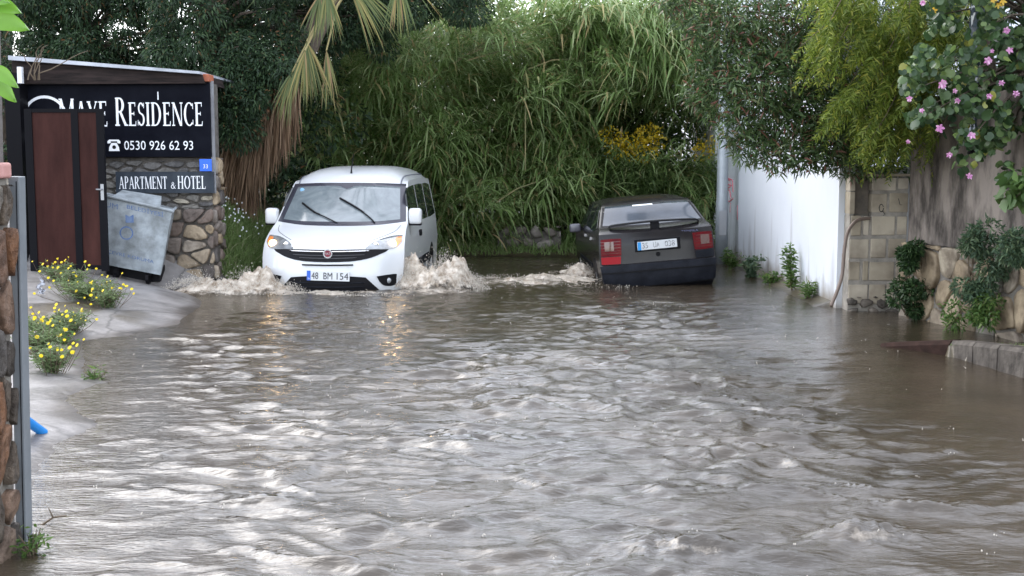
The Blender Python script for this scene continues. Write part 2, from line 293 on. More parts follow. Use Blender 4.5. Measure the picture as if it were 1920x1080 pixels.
def heap(name, cx, cy, rx, ry, H, label, seed, drops=900, skew=0):
    xs = np.arange(cx - rx, cx + rx, .016); ys = np.arange(cy - ry, cy + ry, .016)
    def en(X, Y):
        u = (X - cx) / rx; v = (Y - cy) / ry; return u, np.clip(1 - u * u - v * v, 0, 1)
    def zf(X, Y):
        u, e = en(X, Y)
        r = fbm(X * 3.2, Y * 3.2, 4, seed, .55); q = 1 - np.abs(2 * fbm(X * 5.5, Y * 5.5, 4, seed + 5, .6) - 1)
        return H * e ** 1.1 * (1.7 * r ** 1.5 + .25 * q ** 2 - .15) * (1 + skew * u) + .03 * e - .035 + H * .16 * e * (fbm(X * 20, Y * 20, 2, seed + 9) - .5)
    o, hx, hy = grid_obj(name, xs, ys, zf, fmat); tag(o, label, 'splash', None, 'stuff'); attr(o, 'dens', en(hx, hy)[1] * 1.1 - .12 + .35 * (fbm(hx * 3, hy * 3, 2, seed + 3) - .5))
    V = []; F = []; rr = random.Random(seed); oc = [(1, 0, 0), (-1, 0, 0), (0, 1, 0), (0, -1, 0), (0, 0, 1), (0, 0, -1)]; of = [(0, 2, 4), (2, 1, 4), (1, 3, 4), (3, 0, 4), (2, 0, 5), (1, 2, 5), (3, 1, 5), (0, 3, 5)]
    jets = [(rr.uniform(-.85, .85), rr.uniform(-.8, .6), rr.uniform(.4, 1.1)) for _ in range(12)]
    for k in range(drops):
        ja, jb, jh = rr.choice(jets); u_ = max(-1.15, min(1.15, ja + rr.gauss(0, .12))); v_ = max(-1.1, min(1.1, jb + rr.gauss(0, .15))); x = cx + rx * u_; y = cy + ry * v_; e = max(0, 1 - u_ * u_ - v_ * v_)
        z = max(0, H * e * .6) + abs(rr.gauss(0, .22)) * H * jh * (.35 + e)
        s_ = rr.uniform(.0018, .005) * (1.5 if rr.random() < .1 else 1); kx = len(V); st = rr.uniform(1, 2.2); V += [(x + a_ * s_, y + b_ * s_, z + c_ * s_ * st) for a_, b_, c_ in oc]; F += [tuple(i + kx for i in f) for f in of]
    dd = obj('droplets', V, F, dropm, o, True); dd['kind'] = 'stuff'
    return o
heap('splash', -3.45, 14.95, 1.0, .5, .32, 'beige bow wave splashing up on the left of the white van', 100, 3200, .35)
heap('splash', -.98, 15.3, .72, .5, .46, 'tallest beige splash rising beside the right front wheel of the white van', 130, 4200, -.2)
heap('splash', -2.3, 14.6, 1.3, .2, .05, 'low foaming ripple right under the front bumper of the white van', 160, 1200)
heap('splash', .3, 16.2, 1.25, .8, .11, 'low foaming wake between the white van and the dark car', 190, 900)
heap('splash', .95, 17.2, .35, .7, .2, 'small splash along the left side of the dark car', 220, 700)

# ================================================================ stone work
def clip(poly, n, c):
    out = []
    for i in range(len(poly)):
        a, b_ = poly[i], poly[(i + 1) % len(poly)]; da = a[0] * n[0] + a[1] * n[1] - c; db = b_[0] * n[0] + b_[1] * n[1] - c
        if da <= 0: out.append(a)
        if da * db < 0: k = da / (da - db); out.append((a[0] + (b_[0] - a[0]) * k, a[1] + (b_[1] - a[1]) * k))
    return out
def rubble(w_, h_, sx, sz, gap=.02, depth=.05, seed=1, jit=.38, prof=((1.0, .015, 0), (.985, 0, .35), (.9, 0, .8), (.7, 0, 1), (.35, 0, 1.03))):
    """stones as bulging polygons on the plane y=0 (outward -y), x 0..w, z 0..h"""
    r = random.Random(seed); P = []; nx = max(1, round(w_ / sx)); nz = max(1, round(h_ / sz))
    for j in range(-1, nz + 1):
        for i in range(-1, nx + 1):
            P.append(((i + .5 + r.uniform(-jit, jit) + (.5 if j % 2 else 0)) * w_ / nx, (j + .5 + r.uniform(-jit, jit) * .8) * h_ / nz))
    mb = MB(); A = sz / sx
    for a in P:
        poly = [(-.0, 0), (w_, 0), (w_, h_), (0, h_)]
        for q in P:
            if q is a or abs(q[0] - a[0]) > 3 * sx or abs(q[1] - a[1]) > 3 * sz: continue
            n = ((q[0] - a[0]) * A * A, q[1] - a[1]); mid = ((a[0] + q[0]) / 2, (a[1] + q[1]) / 2); c = n[0] * mid[0] + n[1] * mid[1]
            l = math.hypot(*n); poly = clip(poly, (n[0] / l, n[1] / l), c / l - gap / 2)
            if len(poly) < 3: break
        if len(poly) < 3: continue
        cx = sum(p[0] for p in poly) / len(poly); cz = sum(p[1] for p in poly) / len(poly); pts = []
        for i in range(len(poly)):
            p, q = poly[i], poly[(i + 1) % len(poly)]; L = math.hypot(q[0] - p[0], q[1] - p[1])
            if L < .008: continue
            k = max(2, int(L / .05)); pts += [(p[0] + (q[0] - p[0]) * u / k, p[1] + (q[1] - p[1]) * u / k) for u in range(k)]
        if len(pts) < 4: continue
        n_ = len(pts); pts = [((pts[i - 1][0] + pts[i][0] * 2 + pts[(i + 1) % n_][0]) / 4 + r.gauss(0, .004), (pts[i - 1][1] + pts[i][1] * 2 + pts[(i + 1) % n_][1]) / 4 + r.gauss(0, .004)) for i in range(n_)]
        V = []; F = []; D = depth * r.uniform(.5, 1.2); tx, tz = r.gauss(0, .12), r.gauss(0, .12)
        for s_, d0_, dk_ in prof:
            d_ = d0_ - dk_ * D
            for p in pts:
                x = cx + (p[0] - cx) * s_; z = cz + (p[1] - cz) * s_; V.append((x, d_ + (tx * (x - cx) + tz * (z - cz)) * (s_ < 1) * .6 + r.gauss(0, .003), z))
        V.append((cx, -D * prof[-1][2], cz)); k = n_
        for j in range(4):
            for i in range(k): F.append((j * k + i, j * k + (i + 1) % k, (j + 1) * k + (i + 1) % k, (j + 1) * k + i))
        F += [(4 * k + i, 4 * k + (i + 1) % k, 5 * k) for i in range(k)]
        mb.add(V, F)
    return mb
ANG = ((1.0, .015, 0), (.995, 0, .6), (.97, 0, .95), (.75, 0, 1), (.3, 0, .97))
def place(mb, M4): mb.v = [M4 @ v for v in mb.v]; return mb
def face(ax, ay, bx, by, z=0):
    """matrix taking x along a->b, -y outward (right-hand side of a->b seen from the front)"""
    d = Vector((bx - ax, by - ay, 0)).normalized(); n = Vector((-d.y, d.x, 0)); return Matrix(((d.x, n.x, 0, ax), (d.y, n.y, 0, ay), (0, 0, 1, z), (0, 0, 0, 1)))

brown_st = islandmat('brown_field_stone', [(0, (.09, .08, .075)), (.3, (.19, .145, .12)), (.55, (.2, .18, .16)), (.8, (.38, .29, .18)), (1, (.34, .3, .26))], .55)
# ---- stone pillar under the hotel sign
SY = 15.6
pL = at(190, 540, SY).x; pR = at(403, 540, SY).x; pz0 = -.1; pzT = at(300, 152, SY).z; zb = at(300, 296, SY).z
P = empty('stone_pillar', ((pL + pR) / 2, SY, 0), 'rubble stone pillar of grey, tan and reddish blocks carrying the hotel signs', 'pillar')
mb = MB().box((pL + .01 - P.location.x, .03, pz0), (pR - .01 - P.location.x, .5, zb)); mb.box((at(60, 0, SY).x - P.location.x, .08, zb), (pR - .01 - P.location.x, .45, pzT - .02)); mb.build('core', M['mortar_dark'], P)
o = place(rubble(pR - pL, .62, .2, .09, .022, .04, 4, .42, ANG), face(pL - P.location.x, .03, pR - P.location.x, .03, at(300, 392, SY).z - .0)).build('upper_stones', islandmat('grey_field_stone', [(0, (.07, .07, .075)), (.5, (.15, .145, .14)), (.85, (.2, .19, .17)), (1, (.42, .38, .3))], .5), P, True)
o = place(rubble(pR - pL, at(300, 392, SY).z - pz0, .3, .19, .026, .06, 7, .45, ANG), face(pL - P.location.x, .03, pR - P.location.x, .03, pz0)).build('lower_stones', brown_st, P, True)
o = place(rubble(.46, zb - pz0, .25, .2, .026, .05, 9), face(pR - P.location.x, .03, pR - P.location.x, .5, pz0)).build('side_stones', brown_st, P, True)
mb = MB().box((pR - P.location.x + .005, -.03, at(300, 362, SY).z), (pR - P.location.x + .045, .03, pzT)); mb.build('corner_post', mat('grey_paint', (.3, .31, .33), .5, col2=(.2, .2, .22), nscale=6), P)

# ================================================================ lettering
def quad(x0, y0, x1, y1, w_): return [(x0 - w_ / 2, y0), (x0 + w_ / 2, y0), (x1 + w_ / 2, y1), (x1 - w_ / 2, y1)]
def bar(x0, x1, y, th): return [(x0, y - th / 2), (x1, y - th / 2), (x1, y + th / 2), (x0, y + th / 2)]
def ring(cx, cy, rx, ry, a0, a1, wt, wn, n=18):
    A = [R(a0 + (a1 - a0) * i / n) for i in range(n + 1)]
    o = [(cx + rx * cos(a), cy + ry * sin(a)) for a in A]; i_ = [(cx + (rx - wt) * cos(a), cy + (ry - wn) * sin(a)) for a in A]
    return [[o[k], o[k + 1], i_[k + 1], i_[k]] for k in range(n)]
TK, TN, SF = .14, .055, .05
def ser(x, y, w_=.24): return bar(x - w_ / 2, x + w_ / 2, y + (SF / 2 if y < .5 else -SF / 2), SF)
def glyph(c):
    q = []
    if c == 'M': q = [quad(.1, 0, .13, 1, TN), quad(.46, 0, .16, 1, TK), quad(.46, 0, .78, 1, TN), quad(.84, 0, .8, 1, TK), ser(.1, 0, .2), ser(.84, 0, .26), ser(.12, 1, .16), ser(.82, 1, .16)]; w_ = .96
    elif c == 'A': q = [quad(.08, 0, .33, 1, TN), quad(.6, 0, .35, 1, TK), bar(.18, .5, .34, TN), ser(.08, 0, .18), ser(.6, 0, .24)]; w_ = .7
    elif c == 'Y': q = [quad(.34, .42, .1, 1, TK), quad(.34, .42, .58, 1, TN), quad(.34, 0, .34, .45, TK), ser(.34, 0), ser(.1, 1, .22), ser(.58, 1, .16)]; w_ = .68
    elif c in 'EFL':
        q = [quad(.15, 0, .15, 1, TK), ser(.15, 0, .26), ser(.15, 1, .26), bar(.15, .5, .025, TN), quad(.5, 0, .52, .2, .04)]
        if c == 'E': q += [bar(.15, .48, .975, TN), quad(.48, 1, .48, .82, .04), bar(.15, .4, .52, TN), quad(.4, .44, .4, .6, .04)]
        w_ = .58
    elif c in 'RP':
        q = [quad(.15, 0, .15, 1, TK), ser(.15, 0, .26), ser(.15, 1, .2), bar(.15, .3, .975, TN), bar(.15, .3, .5, TN)] + ring(.29, .737, .25, .263, -90, 90, TK, TN)
        if c == 'R': q += [quad(.62, 0, .32, .5, TK), ser(.63, 0, .2)]
        w_ = .72 if c == 'R' else .6
    elif c == 'S': q = ring(.27, .745, .2, .255, 25, 270, .1, .07) + ring(.27, .27, .23, .27, -155, 90, .11, .07) + [quad(.45, .75, .46, .98, .035), quad(.05, .02, .06, .25, .035)]; w_ = .54
    elif c == 'I': q = [quad(.15, 0, .15, 1, TK), ser(.15, 0, .27), ser(.15, 1, .27)]; w_ = .32
    elif c == 'D': q = [quad(.15, 0, .15, 1, TK), ser(.12, 0, .2), ser(.12, 1, .2), bar(.15, .3, .975, TN), bar(.15, .3, .025, TN)] + ring(.27, .5, .42, .5, -90, 90, TK, TN); w_ = .76
    elif c == 'N': q = [quad(.12, 0, .12, 1, TN), quad(.62, 0, .14, 1, TK), quad(.66, 0, .66, 1, TN), ser(.12, 0, .2), ser(.66, 1, .2), ser(.1, 1, .16)]; w_ = .78
    elif c == 'C': q = ring(.38, .5, .36, .51, 48, 312, TK, TN) + [quad(.62, .72, .62, .96, .04), quad(.62, .06, .62, .26, .04)]; w_ = .7
    elif c == 'O': q = ring(.4, .5, .37, .51, 0, 360, TK, TN, 28); w_ = .8
    elif c == 'T': q = [quad(.31, 0, .31, 1, TK), ser(.31, 0, .26), bar(.03, .59, .97, TN), quad(.05, .8, .05, 1, .04), quad(.57, .8, .57, 1, .04)]; w_ = .62
    elif c == 'H': q = [quad(.14, 0, .14, 1, TK), quad(.6, 0, .6, 1, TK), bar(.14, .6, .52, TN), ser(.14, 0), ser(.14, 1), ser(.6, 0), ser(.6, 1)]; w_ = .76
    elif c == '&': q = ring(.3, .68, .15, .19, 0, 360, .07, .05) + ring(.26, .26, .22, .26, 60, 340, .09, .06) + [quad(.6, 0, .2, .62, .1), quad(.5, .2, .6, .45, .05)]; w_ = .66
    else: w_ = .3
    return q, w_
def serif(text, x0, x1, zbase, hbig, hsmall, y, name, parent, mat_, step=.00004):
    """text built from strokes, front toward -y; fitted between x0 and x1"""
    items = []; X = 0
    for ch in text:
        h_ = hbig if ch.isupper() else hsmall
        q, w_ = glyph(ch.upper()); items.append((q, X, h_)); X += (w_ + .03) * h_ if ch != ' ' else .32 * hsmall
    k = (x1 - x0) / X; mb = MB(); n = 0
    for q, ox, h_ in items:
        for p in q:
            n += 1; yy = y - (n % 23) * step
            mb.add([(x0 + (ox + a * h_) * k, yy, zbase + b_ * h_) for a, b_ in p], [tuple(range(len(p)))])
    return mb.build(name, mat_, parent)
def text(s, x0, x1, zc, h_, y, name, parent, mat_, rotM=None, fitw=True):
    c = bpy.data.curves.new('t', 'FONT'); c.body = s; c.size = 1; c.resolution_u = 3; o = bpy.data.objects.new('t', c); COL.objects.link(o)
    bpy.context.view_layer.update(); me = bpy.data.meshes.new_from_object(o.evaluated_get(bpy.context.evaluated_depsgraph_get())); bpy.data.objects.remove(o)
    V = np.array([v.co[:] for v in me.vertices]); mn, mx_ = V.min(0), V.max(0); kz = h_ / (mx_[1] - mn[1]); kx = (x1 - x0) / (mx_[0] - mn[0])
    V2 = [Vector((x0 + (v[0] - mn[0]) * kx, y, zc - h_ / 2 + (v[1] - mn[1]) * kz)) for v in V]
    if rotM: V2 = [rotM @ v for v in V2]
    return obj(name, V2, [tuple(p.vertices) for p in me.polygons], mat_, parent)

# ---- main sign board
sy = SY - .09
A = at(45, 155, sy); B = at(397, 293, sy)
G = empty('sign_board', ((A.x + B.x) / 2, sy, B.z), 'large black sign board with white serif hotel name and phone number', 'sign')
def lx(px, o=None, y=None): return at(px, 300, y or sy).x - (o or G).location.x
def lz(py, o=None, y=None): return at(960, py, y or sy).z - (o or G).location.z
MB().box((lx(45), 0, lz(294)), (lx(396), .05, lz(155))).build('panel', mat('black_sign', (.003, .0035, .007), .5, spec=.04, col2=(.007, .008, .013), nscale=3), G)
serif('Maye', lx(113), lx(206), lz(237), lz(185) - lz(237), lz(190) - lz(237), -.003, 'lettering', G, M['letter'])
serif('Residence', lx(218), lx(384), lz(236), lz(183) - lz(236), lz(192) - lz(236), -.003, 'lettering', G, M['letter'])
text('0530 926 62 93', lx(234), lx(363), (lz(264) + lz(281)) / 2, lz(264) - lz(281), -.003, 'phone_number', G, M['letter'])
mb = MB(); c0 = (lx(88), lz(222)); n = 0
for p in ring(c0[0], c0[1], .29, .29, 0, 360, .035, .035, 40): mb.add([(a, -.003 - (n % 2) * .0002, b_) for a, b_ in p], [(0, 1, 2, 3)]); n += 1
mb.build('emblem', M['letter'], G)
# little telephone pictogram
mb = MB(); tx, tz = lx(215), lz(273); u = .0069
def poly(pts, k): mb.add([(tx + a * u, -.003 - k * .0002, tz + b_ * u) for a, b_ in pts], [tuple(range(len(pts)))])
poly([(-9, 4), (-12, 4), (-12, 8), (-9, 11), (9, 11), (12, 8), (12, 4), (9, 4), (6, 5), (6, 8), (-6, 8), (-6, 5)], 0)
poly([(-10, -10), (10, -10), (9, -3), (5, 5.0), (-5, 5.0), (-9, -3)], 1)
mb.build('telephone_symbol', M['letter'], G)
mb = MB(); mb.v = []; mb.f = []; poly([(math.cos(a) * 3.6, -3 + math.sin(a) * 3.6) for a in [k * pi / 6 for k in range(12)]], 3); mb.build('telephone_dial', M['black'], G)
MB().box((lx(299), -.004, lz(187)), (lx(301), -.001, lz(172))).build('scratch_mark', M['letter'], G)
# ---- smaller board
sy2 = SY - .075
G2 = empty('sign_board', (at(307, 0, sy2).x, sy2, at(0, 362, sy2).z), 'narrow slate grey board reading apartment and hotel on the stone pillar', 'sign')
MB().box((lx(215, G2), 0, 0), (lx(399, G2), .035, lz(322, G2))).build('panel', mat('slate_sign', (.02, .028, .04), .5, spec=.2, col2=(.045, .055, .07), nscale=5), G2)
serif('APARTMENT', lx(221, G2), lx(312, G2), lz(354, G2), lz(331, G2) - lz(354, G2), .1, -.003, 'lettering', G2, M['letter'])
serif('&', lx(318, G2), lx(328, G2), lz(354, G2), lz(338, G2) - lz(354, G2), .1, -.003, 'lettering', G2, M['letter'])
serif('HOTEL', lx(331, G2), lx(385, G2), lz(354, G2), lz(330, G2) - lz(354, G2), .1, -.003, 'lettering', G2, M['letter'])
sy3 = SY - .09
G3 = empty('number_plate', (at(377, 0, sy3).x, sy3, at(0, 321, sy3).z), 'small blue house number plate above the grey board', 'number plate')
MB().box((-.078, 0, 0), (.078, .012, .155), bev=.003).build('plate', mat('enamel_blue', (.015, .13, .75), .3), G3)
text('33', -.03, .03, .062, .05, -.003, 'number', G3, M['letter'])
# ---- lean-to roof over the sign
P0, P1 = at(18, 106, SY - .25), at(376, 136, SY - .25)
G4 = empty('lean_to_roof', (P1.x, SY, P1.z), 'thin grey sloping roof edge with dark timber above the black sign', 'roof')
a = P0 - G4.location; b_ = P1 - G4.location
mb = MB(); mb.add([(a.x, -.3, a.z - .045), (b_.x, -.3, b_.z - .02), (b_.x, 1.6, b_.z - .02), (a.x, 1.6, a.z - .02), (a.x, -.3, a.z + .01), (b_.x, -.3, b_.z + .012), (b_.x, 1.6, b_.z + .01), (a.x, 1.6, a.z + .01)], [(0, 1, 2, 3), (4, 7, 6, 5), (0, 4, 5, 1), (1, 5, 6, 2), (2, 6, 7, 3), (0, 3, 7, 4)])
mb.build('sheet', mat('grey_sheet', (.3, .32, .36), .35, col2=(.5, .53, .6), nscale=3), G4)
mb = MB(); mb.add([(a.x, -.18, a.z - .34), (b_.x + .03, -.18, b_.z - .13), (b_.x + .03, .9, b_.z - .13), (a.x, .9, a.z - .34), (a.x, -.2, a.z - .05), (b_.x, -.2, b_.z - .022), (b_.x, .9, b_.z - .03), (a.x, .9, a.z - .05)], [(0, 1, 2, 3), (4, 7, 6, 5), (0, 4, 5, 1), (1, 5, 6, 2), (2, 6, 7, 3), (0, 3, 7, 4)])
mb.build('fascia_board', mat('old_timber', (.012, .010, .010), .7, spec=.15, col2=(.045, .032, .03), nscale=5, stretch=(.5, 1, 5)), G4)
mb = MB(); q = at(350, 153, SY - .12); q2 = at(392, 139, SY - .12); rf = empty('roof_tile', (q.x, SY, q.z), 'orange clay brick lying on top of the sign at its right corner', 'brick')
mb.box((0, -.14, 0), (q2.x - q.x, .12, q2.z - q.z), bev=.008).build('brick', mat('clay', (.42, .12, .05), .7, col2=(.3, .1, .06), nscale=20), rf)
ob = rf.children[0]
# twigs over the roof
mb = MB(); r = random.Random(3)
for k in range(6):
    p = at(50 + r.uniform(-5, 25), 150, SY - .4); pts = [p]
    dx = r.uniform(-.05, .12)
    for i in range(6): p = p + Vector((dx + r.gauss(0, .03), r.gauss(0, .03), r.uniform(.06, .12) * (1 - i * .12))); pts.append(p)
    mb.tube(pts, [.011, .009, .008, .006, .005, .004, .003], 5)
tag(mb.build('bare_branch', M['twig']), 'bare dry twigs poking up in front of the grey roof edge', 'branch')

# ================================================================ gate
gy = 14.6
c = at(122, 505, gy)
G = empty('metal_gate', (c.x, gy, c.z), 'tall black steel gate leaf with two reddish brown panels', 'gate')
def gx(px): return at(px, 300, gy).x - c.x
def gz_(py): return at(960, py, gy).z - c.z
fr = mat('black_steel', (.006, .006, .008), .5, spec=.08)
mb = MB()
for a_, b2 in ((50, 64), (137, 150), (184, 197)): mb.box((gx(a_), -.025, gz_(508)), (gx(b2), .025, gz_(204)))
for a_, b2 in ((211, 204), (505, 497)):
    for l, r_ in ((64, 137), (150, 184)): mb.box((gx(l) + .001, -.022, gz_(a_)), (gx(r_) - .001, .022, gz_(b2)))
mb.build('frame', fr, G)
pm = mat('brown_panel', (.022, .008, .007), .5, spec=.08, col2=(.062, .024, .02), nscale=3, stretch=(1.5, 1, .35), bump=.1, noise=.5)
MB().box((gx(64), -.008, gz_(497)), (gx(137), .008, gz_(211))).build('panel', pm, G)
MB().box((gx(150), -.008, gz_(497)), (gx(184), .008, gz_(211))).build('panel', pm, G)
mb = MB().tube([(gx(191), -.03, gz_(355)), (gx(191), -.07, gz_(355)), (gx(182), -.075, gz_(355))], .009); mb.box((gx(188), -.03, gz_(375)), (gx(194), -.024, gz_(345))); mb.build('handle', M['steel'], G)
# dark gate post/booth side behind the gate
q = at(38, 520, SY - .4)
mb = MB().box((at(22, 0, SY).x, SY - .35, 0), (at(50, 0, SY).x, SY + .2, at(0, 140, SY).z)); o = mb.build('gate_post', fr); tag(o, 'dark steel post left of the sign behind the near stone pillar', 'post')
hb = None
o = MB().box((at(28, 0, SY - .4).x, SY - .43, at(0, 160, SY).z), (at(36, 0, SY - .4).x, SY - .36, at(0, 130, SY).z)).build('wall_lamp', M['letter']); tag(o, 'small white box fixed high on the dark post', 'box')

# ================================================================ waste container, tipped
q = at(258, 500, 15.15)
G = empty('waste_container', q, 'dented galvanised waste container with faded blue lettering leaning behind the gate', 'waste container')
def cp(px, py, Y): return at(px, py, Y) - q
fT = [cp(172, 362, 15.0), cp(323, 397, 15.0), cp(301, 516, 15.05), cp(178, 492, 15.05)]
bk = [Vector((p.x - .12, .42, p.z + .02)) for p in fT]
def loftbox(A_, B_, n=8):
    V = []; F = []
    for j in range(n + 1):
        for i in range(n + 1):
            u_, v_ = i / n, j / n
            p = (A_[0] * (1 - u_) + A_[1] * u_) * (1 - v_) + (A_[3] * (1 - u_) + A_[2] * u_) * v_
            V.append(p + Vector((0, .022 * (sin(u_ * 9 + 1) * sin(v_ * 7)) - .03 * sin(pi * u_) * sin(pi * v_), 0)))
    for j in range(n):
        for i in range(n): F.append((j * (n + 1) + i, j * (n + 1) + i + 1, (j + 1) * (n + 1) + i + 1, (j + 1) * (n + 1) + i))
    m_ = MB().add(V, F); m_.add(list(A_) + list(B_), [(0, 1, 5, 4), (1, 2, 6, 5), (2, 3, 7, 6), (3, 0, 4, 7), (7, 6, 5, 4)]); return m_
galv = mat('galvanised', (.12, .13, .13), .55, spec=.3, col2=(.45, .5, .54), nscale=5, noise=.5, bump=.2, bscale=12)
loftbox(fT, bk, 16).build('bin_body', galv, G, True)
auto(G.children[0], 30)
mb = MB(); mb.tube([fT[0] + Vector((0, -.02, .01)), fT[1] + Vector((.01, -.02, .01))], .018, 8); mb.tube([fT[1] + Vector((.01, -.02, .01)), bk[1] + Vector((.01, 0, .01))], .018, 8); mb.build('rim', galv, G)
lid = [cp(215, 360, 15.05), cp(290, 372, 15.05), cp(300, 392, 15.0), cp(205, 372, 15.0)]; mb = MB().add([lid[0] + Vector((0, .3, .02)), lid[1] + Vector((0, .3, .02)), lid[2], lid[3], lid[0] + Vector((0, .3, -.02)), lid[1] + Vector((0, .3, -.02)), lid[2] - Vector((0, 0, .02)), lid[3] - Vector((0, 0, .02))], [(0, 1, 2, 3), (7, 6, 5, 4), (0, 4, 5, 1), (1, 5, 6, 2), (2, 6, 7, 3), (3, 7, 4, 0)]); mb.build('lid', galv, G)
ink = mat('faded_blue_ink', (.03, .09, .26), .6, col2=(.14, .2, .32), nscale=14, noise=.4)
ex = (fT[1] - fT[0]).normalized(); ez = Vector((0, 0, 1)); ey = Vector((0, 1, 0)); rot = Matrix(((ex.x, 0, -ex.z * .3, 0), (0, 1, 0, 0), (ex.z, 0, 1, 0), (0, 0, 0, 1)))
def ctext(s, px0, px1, py, h_, nm='lettering'):
    a_ = cp(px0, py, 14.9); b2 = cp(px1, py, 14.9); m4 = Matrix.Translation(Vector((a_.x, a_.y, a_.z))) @ rot; text(s, 0, b2.x - a_.x, 0, h_, 0, nm, G, ink, m4)
ctext('BODRUM', 152, 222, 372, .065); ctext('BELEDİYESİ', 238, 308, 386, .065); ctext('ÇEVRE KORUMA', 202, 290, 472, .05)
mb = MB()
k0 = cp(237, 437, 14.895)
for p in ring(k0.x, k0.z, .085, .085, 0, 360, .016, .016, 22): mb.add([(a_, k0.y, b2) for a_, b2 in p], [(0, 1, 2, 3)])
k0 = cp(243, 410, 14.895); mb.add([(k0.x + a_ * .05, k0.y - .001, k0.z + b2 * .05) for a_, b2 in ((-1, -1), (1, -1), (1, 1), (0, .5), (-1, 1))], [(0, 1, 2, 3, 4)]); mb.build('emblem', ink, G)
mb = MB()
for px in (215, 275): p = cp(px, 522, 15.12); mb.disc(p, .07, (1, 0, 0), 14, .04); mb.box((p.x - .02, p.y - .02, p.z + .03), (p.x + .06, p.y + .02, p.z + .14))
mb.box(tuple(cp(200, 528, 15.2)), (cp(283, 0, 15.2).x, .3, cp(0, 500, 15.2).z)); mb.build('wheels_and_chassis', M['black'], G)

# ================================================================ near pillar on the left
nX = at(27, 600, 5.0).x
G = empty('stone_gatepost', (nX - .02, 4.4, 0), 'rough brown stone pillar at the left edge of the picture', 'pillar', rot=(0, R(1.2), 0))
MB().box((-.5, .02, -.3), (-.02, .6, at(0, 332, 4.95).z)).build('core', M['mortar'], G)
ns = islandmat('rust_stone', [(0, (.06, .05, .042)), (.35, (.14, .105, .075)), (.6, (.09, .08, .072)), (.85, (.22, .10, .045)), (1, (.22, .2, .17))], .55, .9, 30, .75)
place(rubble(.48, 1.85, .26, .3, .03, .1, 17), face(-.5, .02, -.02, .02, -.3)).build('front_stones', ns, G, True)
place(rubble(.58, 1.85, .15, .2, .02, .035, 18, .45, ANG), face(-.02, .02, -.02, .6, -.3)).build('side_stones', ns, G, True)
tp = at(0, 330, 4.95).z
mb = MB().box((-.5, -.04, tp - .01), (.005, .6, tp + .055), bev=.012); mb.build('cap_tile', mat('pink_clay', (.5, .26, .24), .7, col2=(.38, .18, .15), nscale=15), G)
mb = MB().box((-.5, .06, tp + .05), (-.022, .58, 3.2)); mb.build('upper_shaft', mat('dark_render', (.05, .045, .045), .8, col2=(.16, .14, .13), nscale=7, noise=.5, bump=.8, bscale=12), G)
px0 = at(24, 1000, 5.02).x; px1 = at(56, 1000, 5.09).x
G = empty('gate_rail', (px0 + .012, 5.04, 0), 'square grey metal post standing against the near stone pillar', 'post', rot=(0, R(1.3), 0))
MB().box((0, -.02, -.28), (px1 - px0, .05, at(0, 331, 4.95).z), bev=.004).build('post', mat('grey_painted_steel', (.13, .145, .16), .5, col2=(.2, .215, .23), nscale=5, noise=.5), G)
MB().box((px1 - px0 - .012, -.0235, -.2), (px1 - px0 - .009, -.0205, at(0, 340, 4.95).z)).build('slot', M['black'], G)
# blue pipe
a_ = on(45, 785, .14); b2 = on(82, 812, .02)
mb = MB().tube([a_ + (a_ - b2) * 1.5 + Vector((0, 0, .04)), a_, b2], .028, 12, False); mb.tube([b2, a_], .024, 12, False)
tag(mb.build('water_pipe', mat('blue_pvc', (.02, .22, .6), .3), None, True), 'short bright blue plastic pipe end on the wet slab by the grey post', 'pipe')

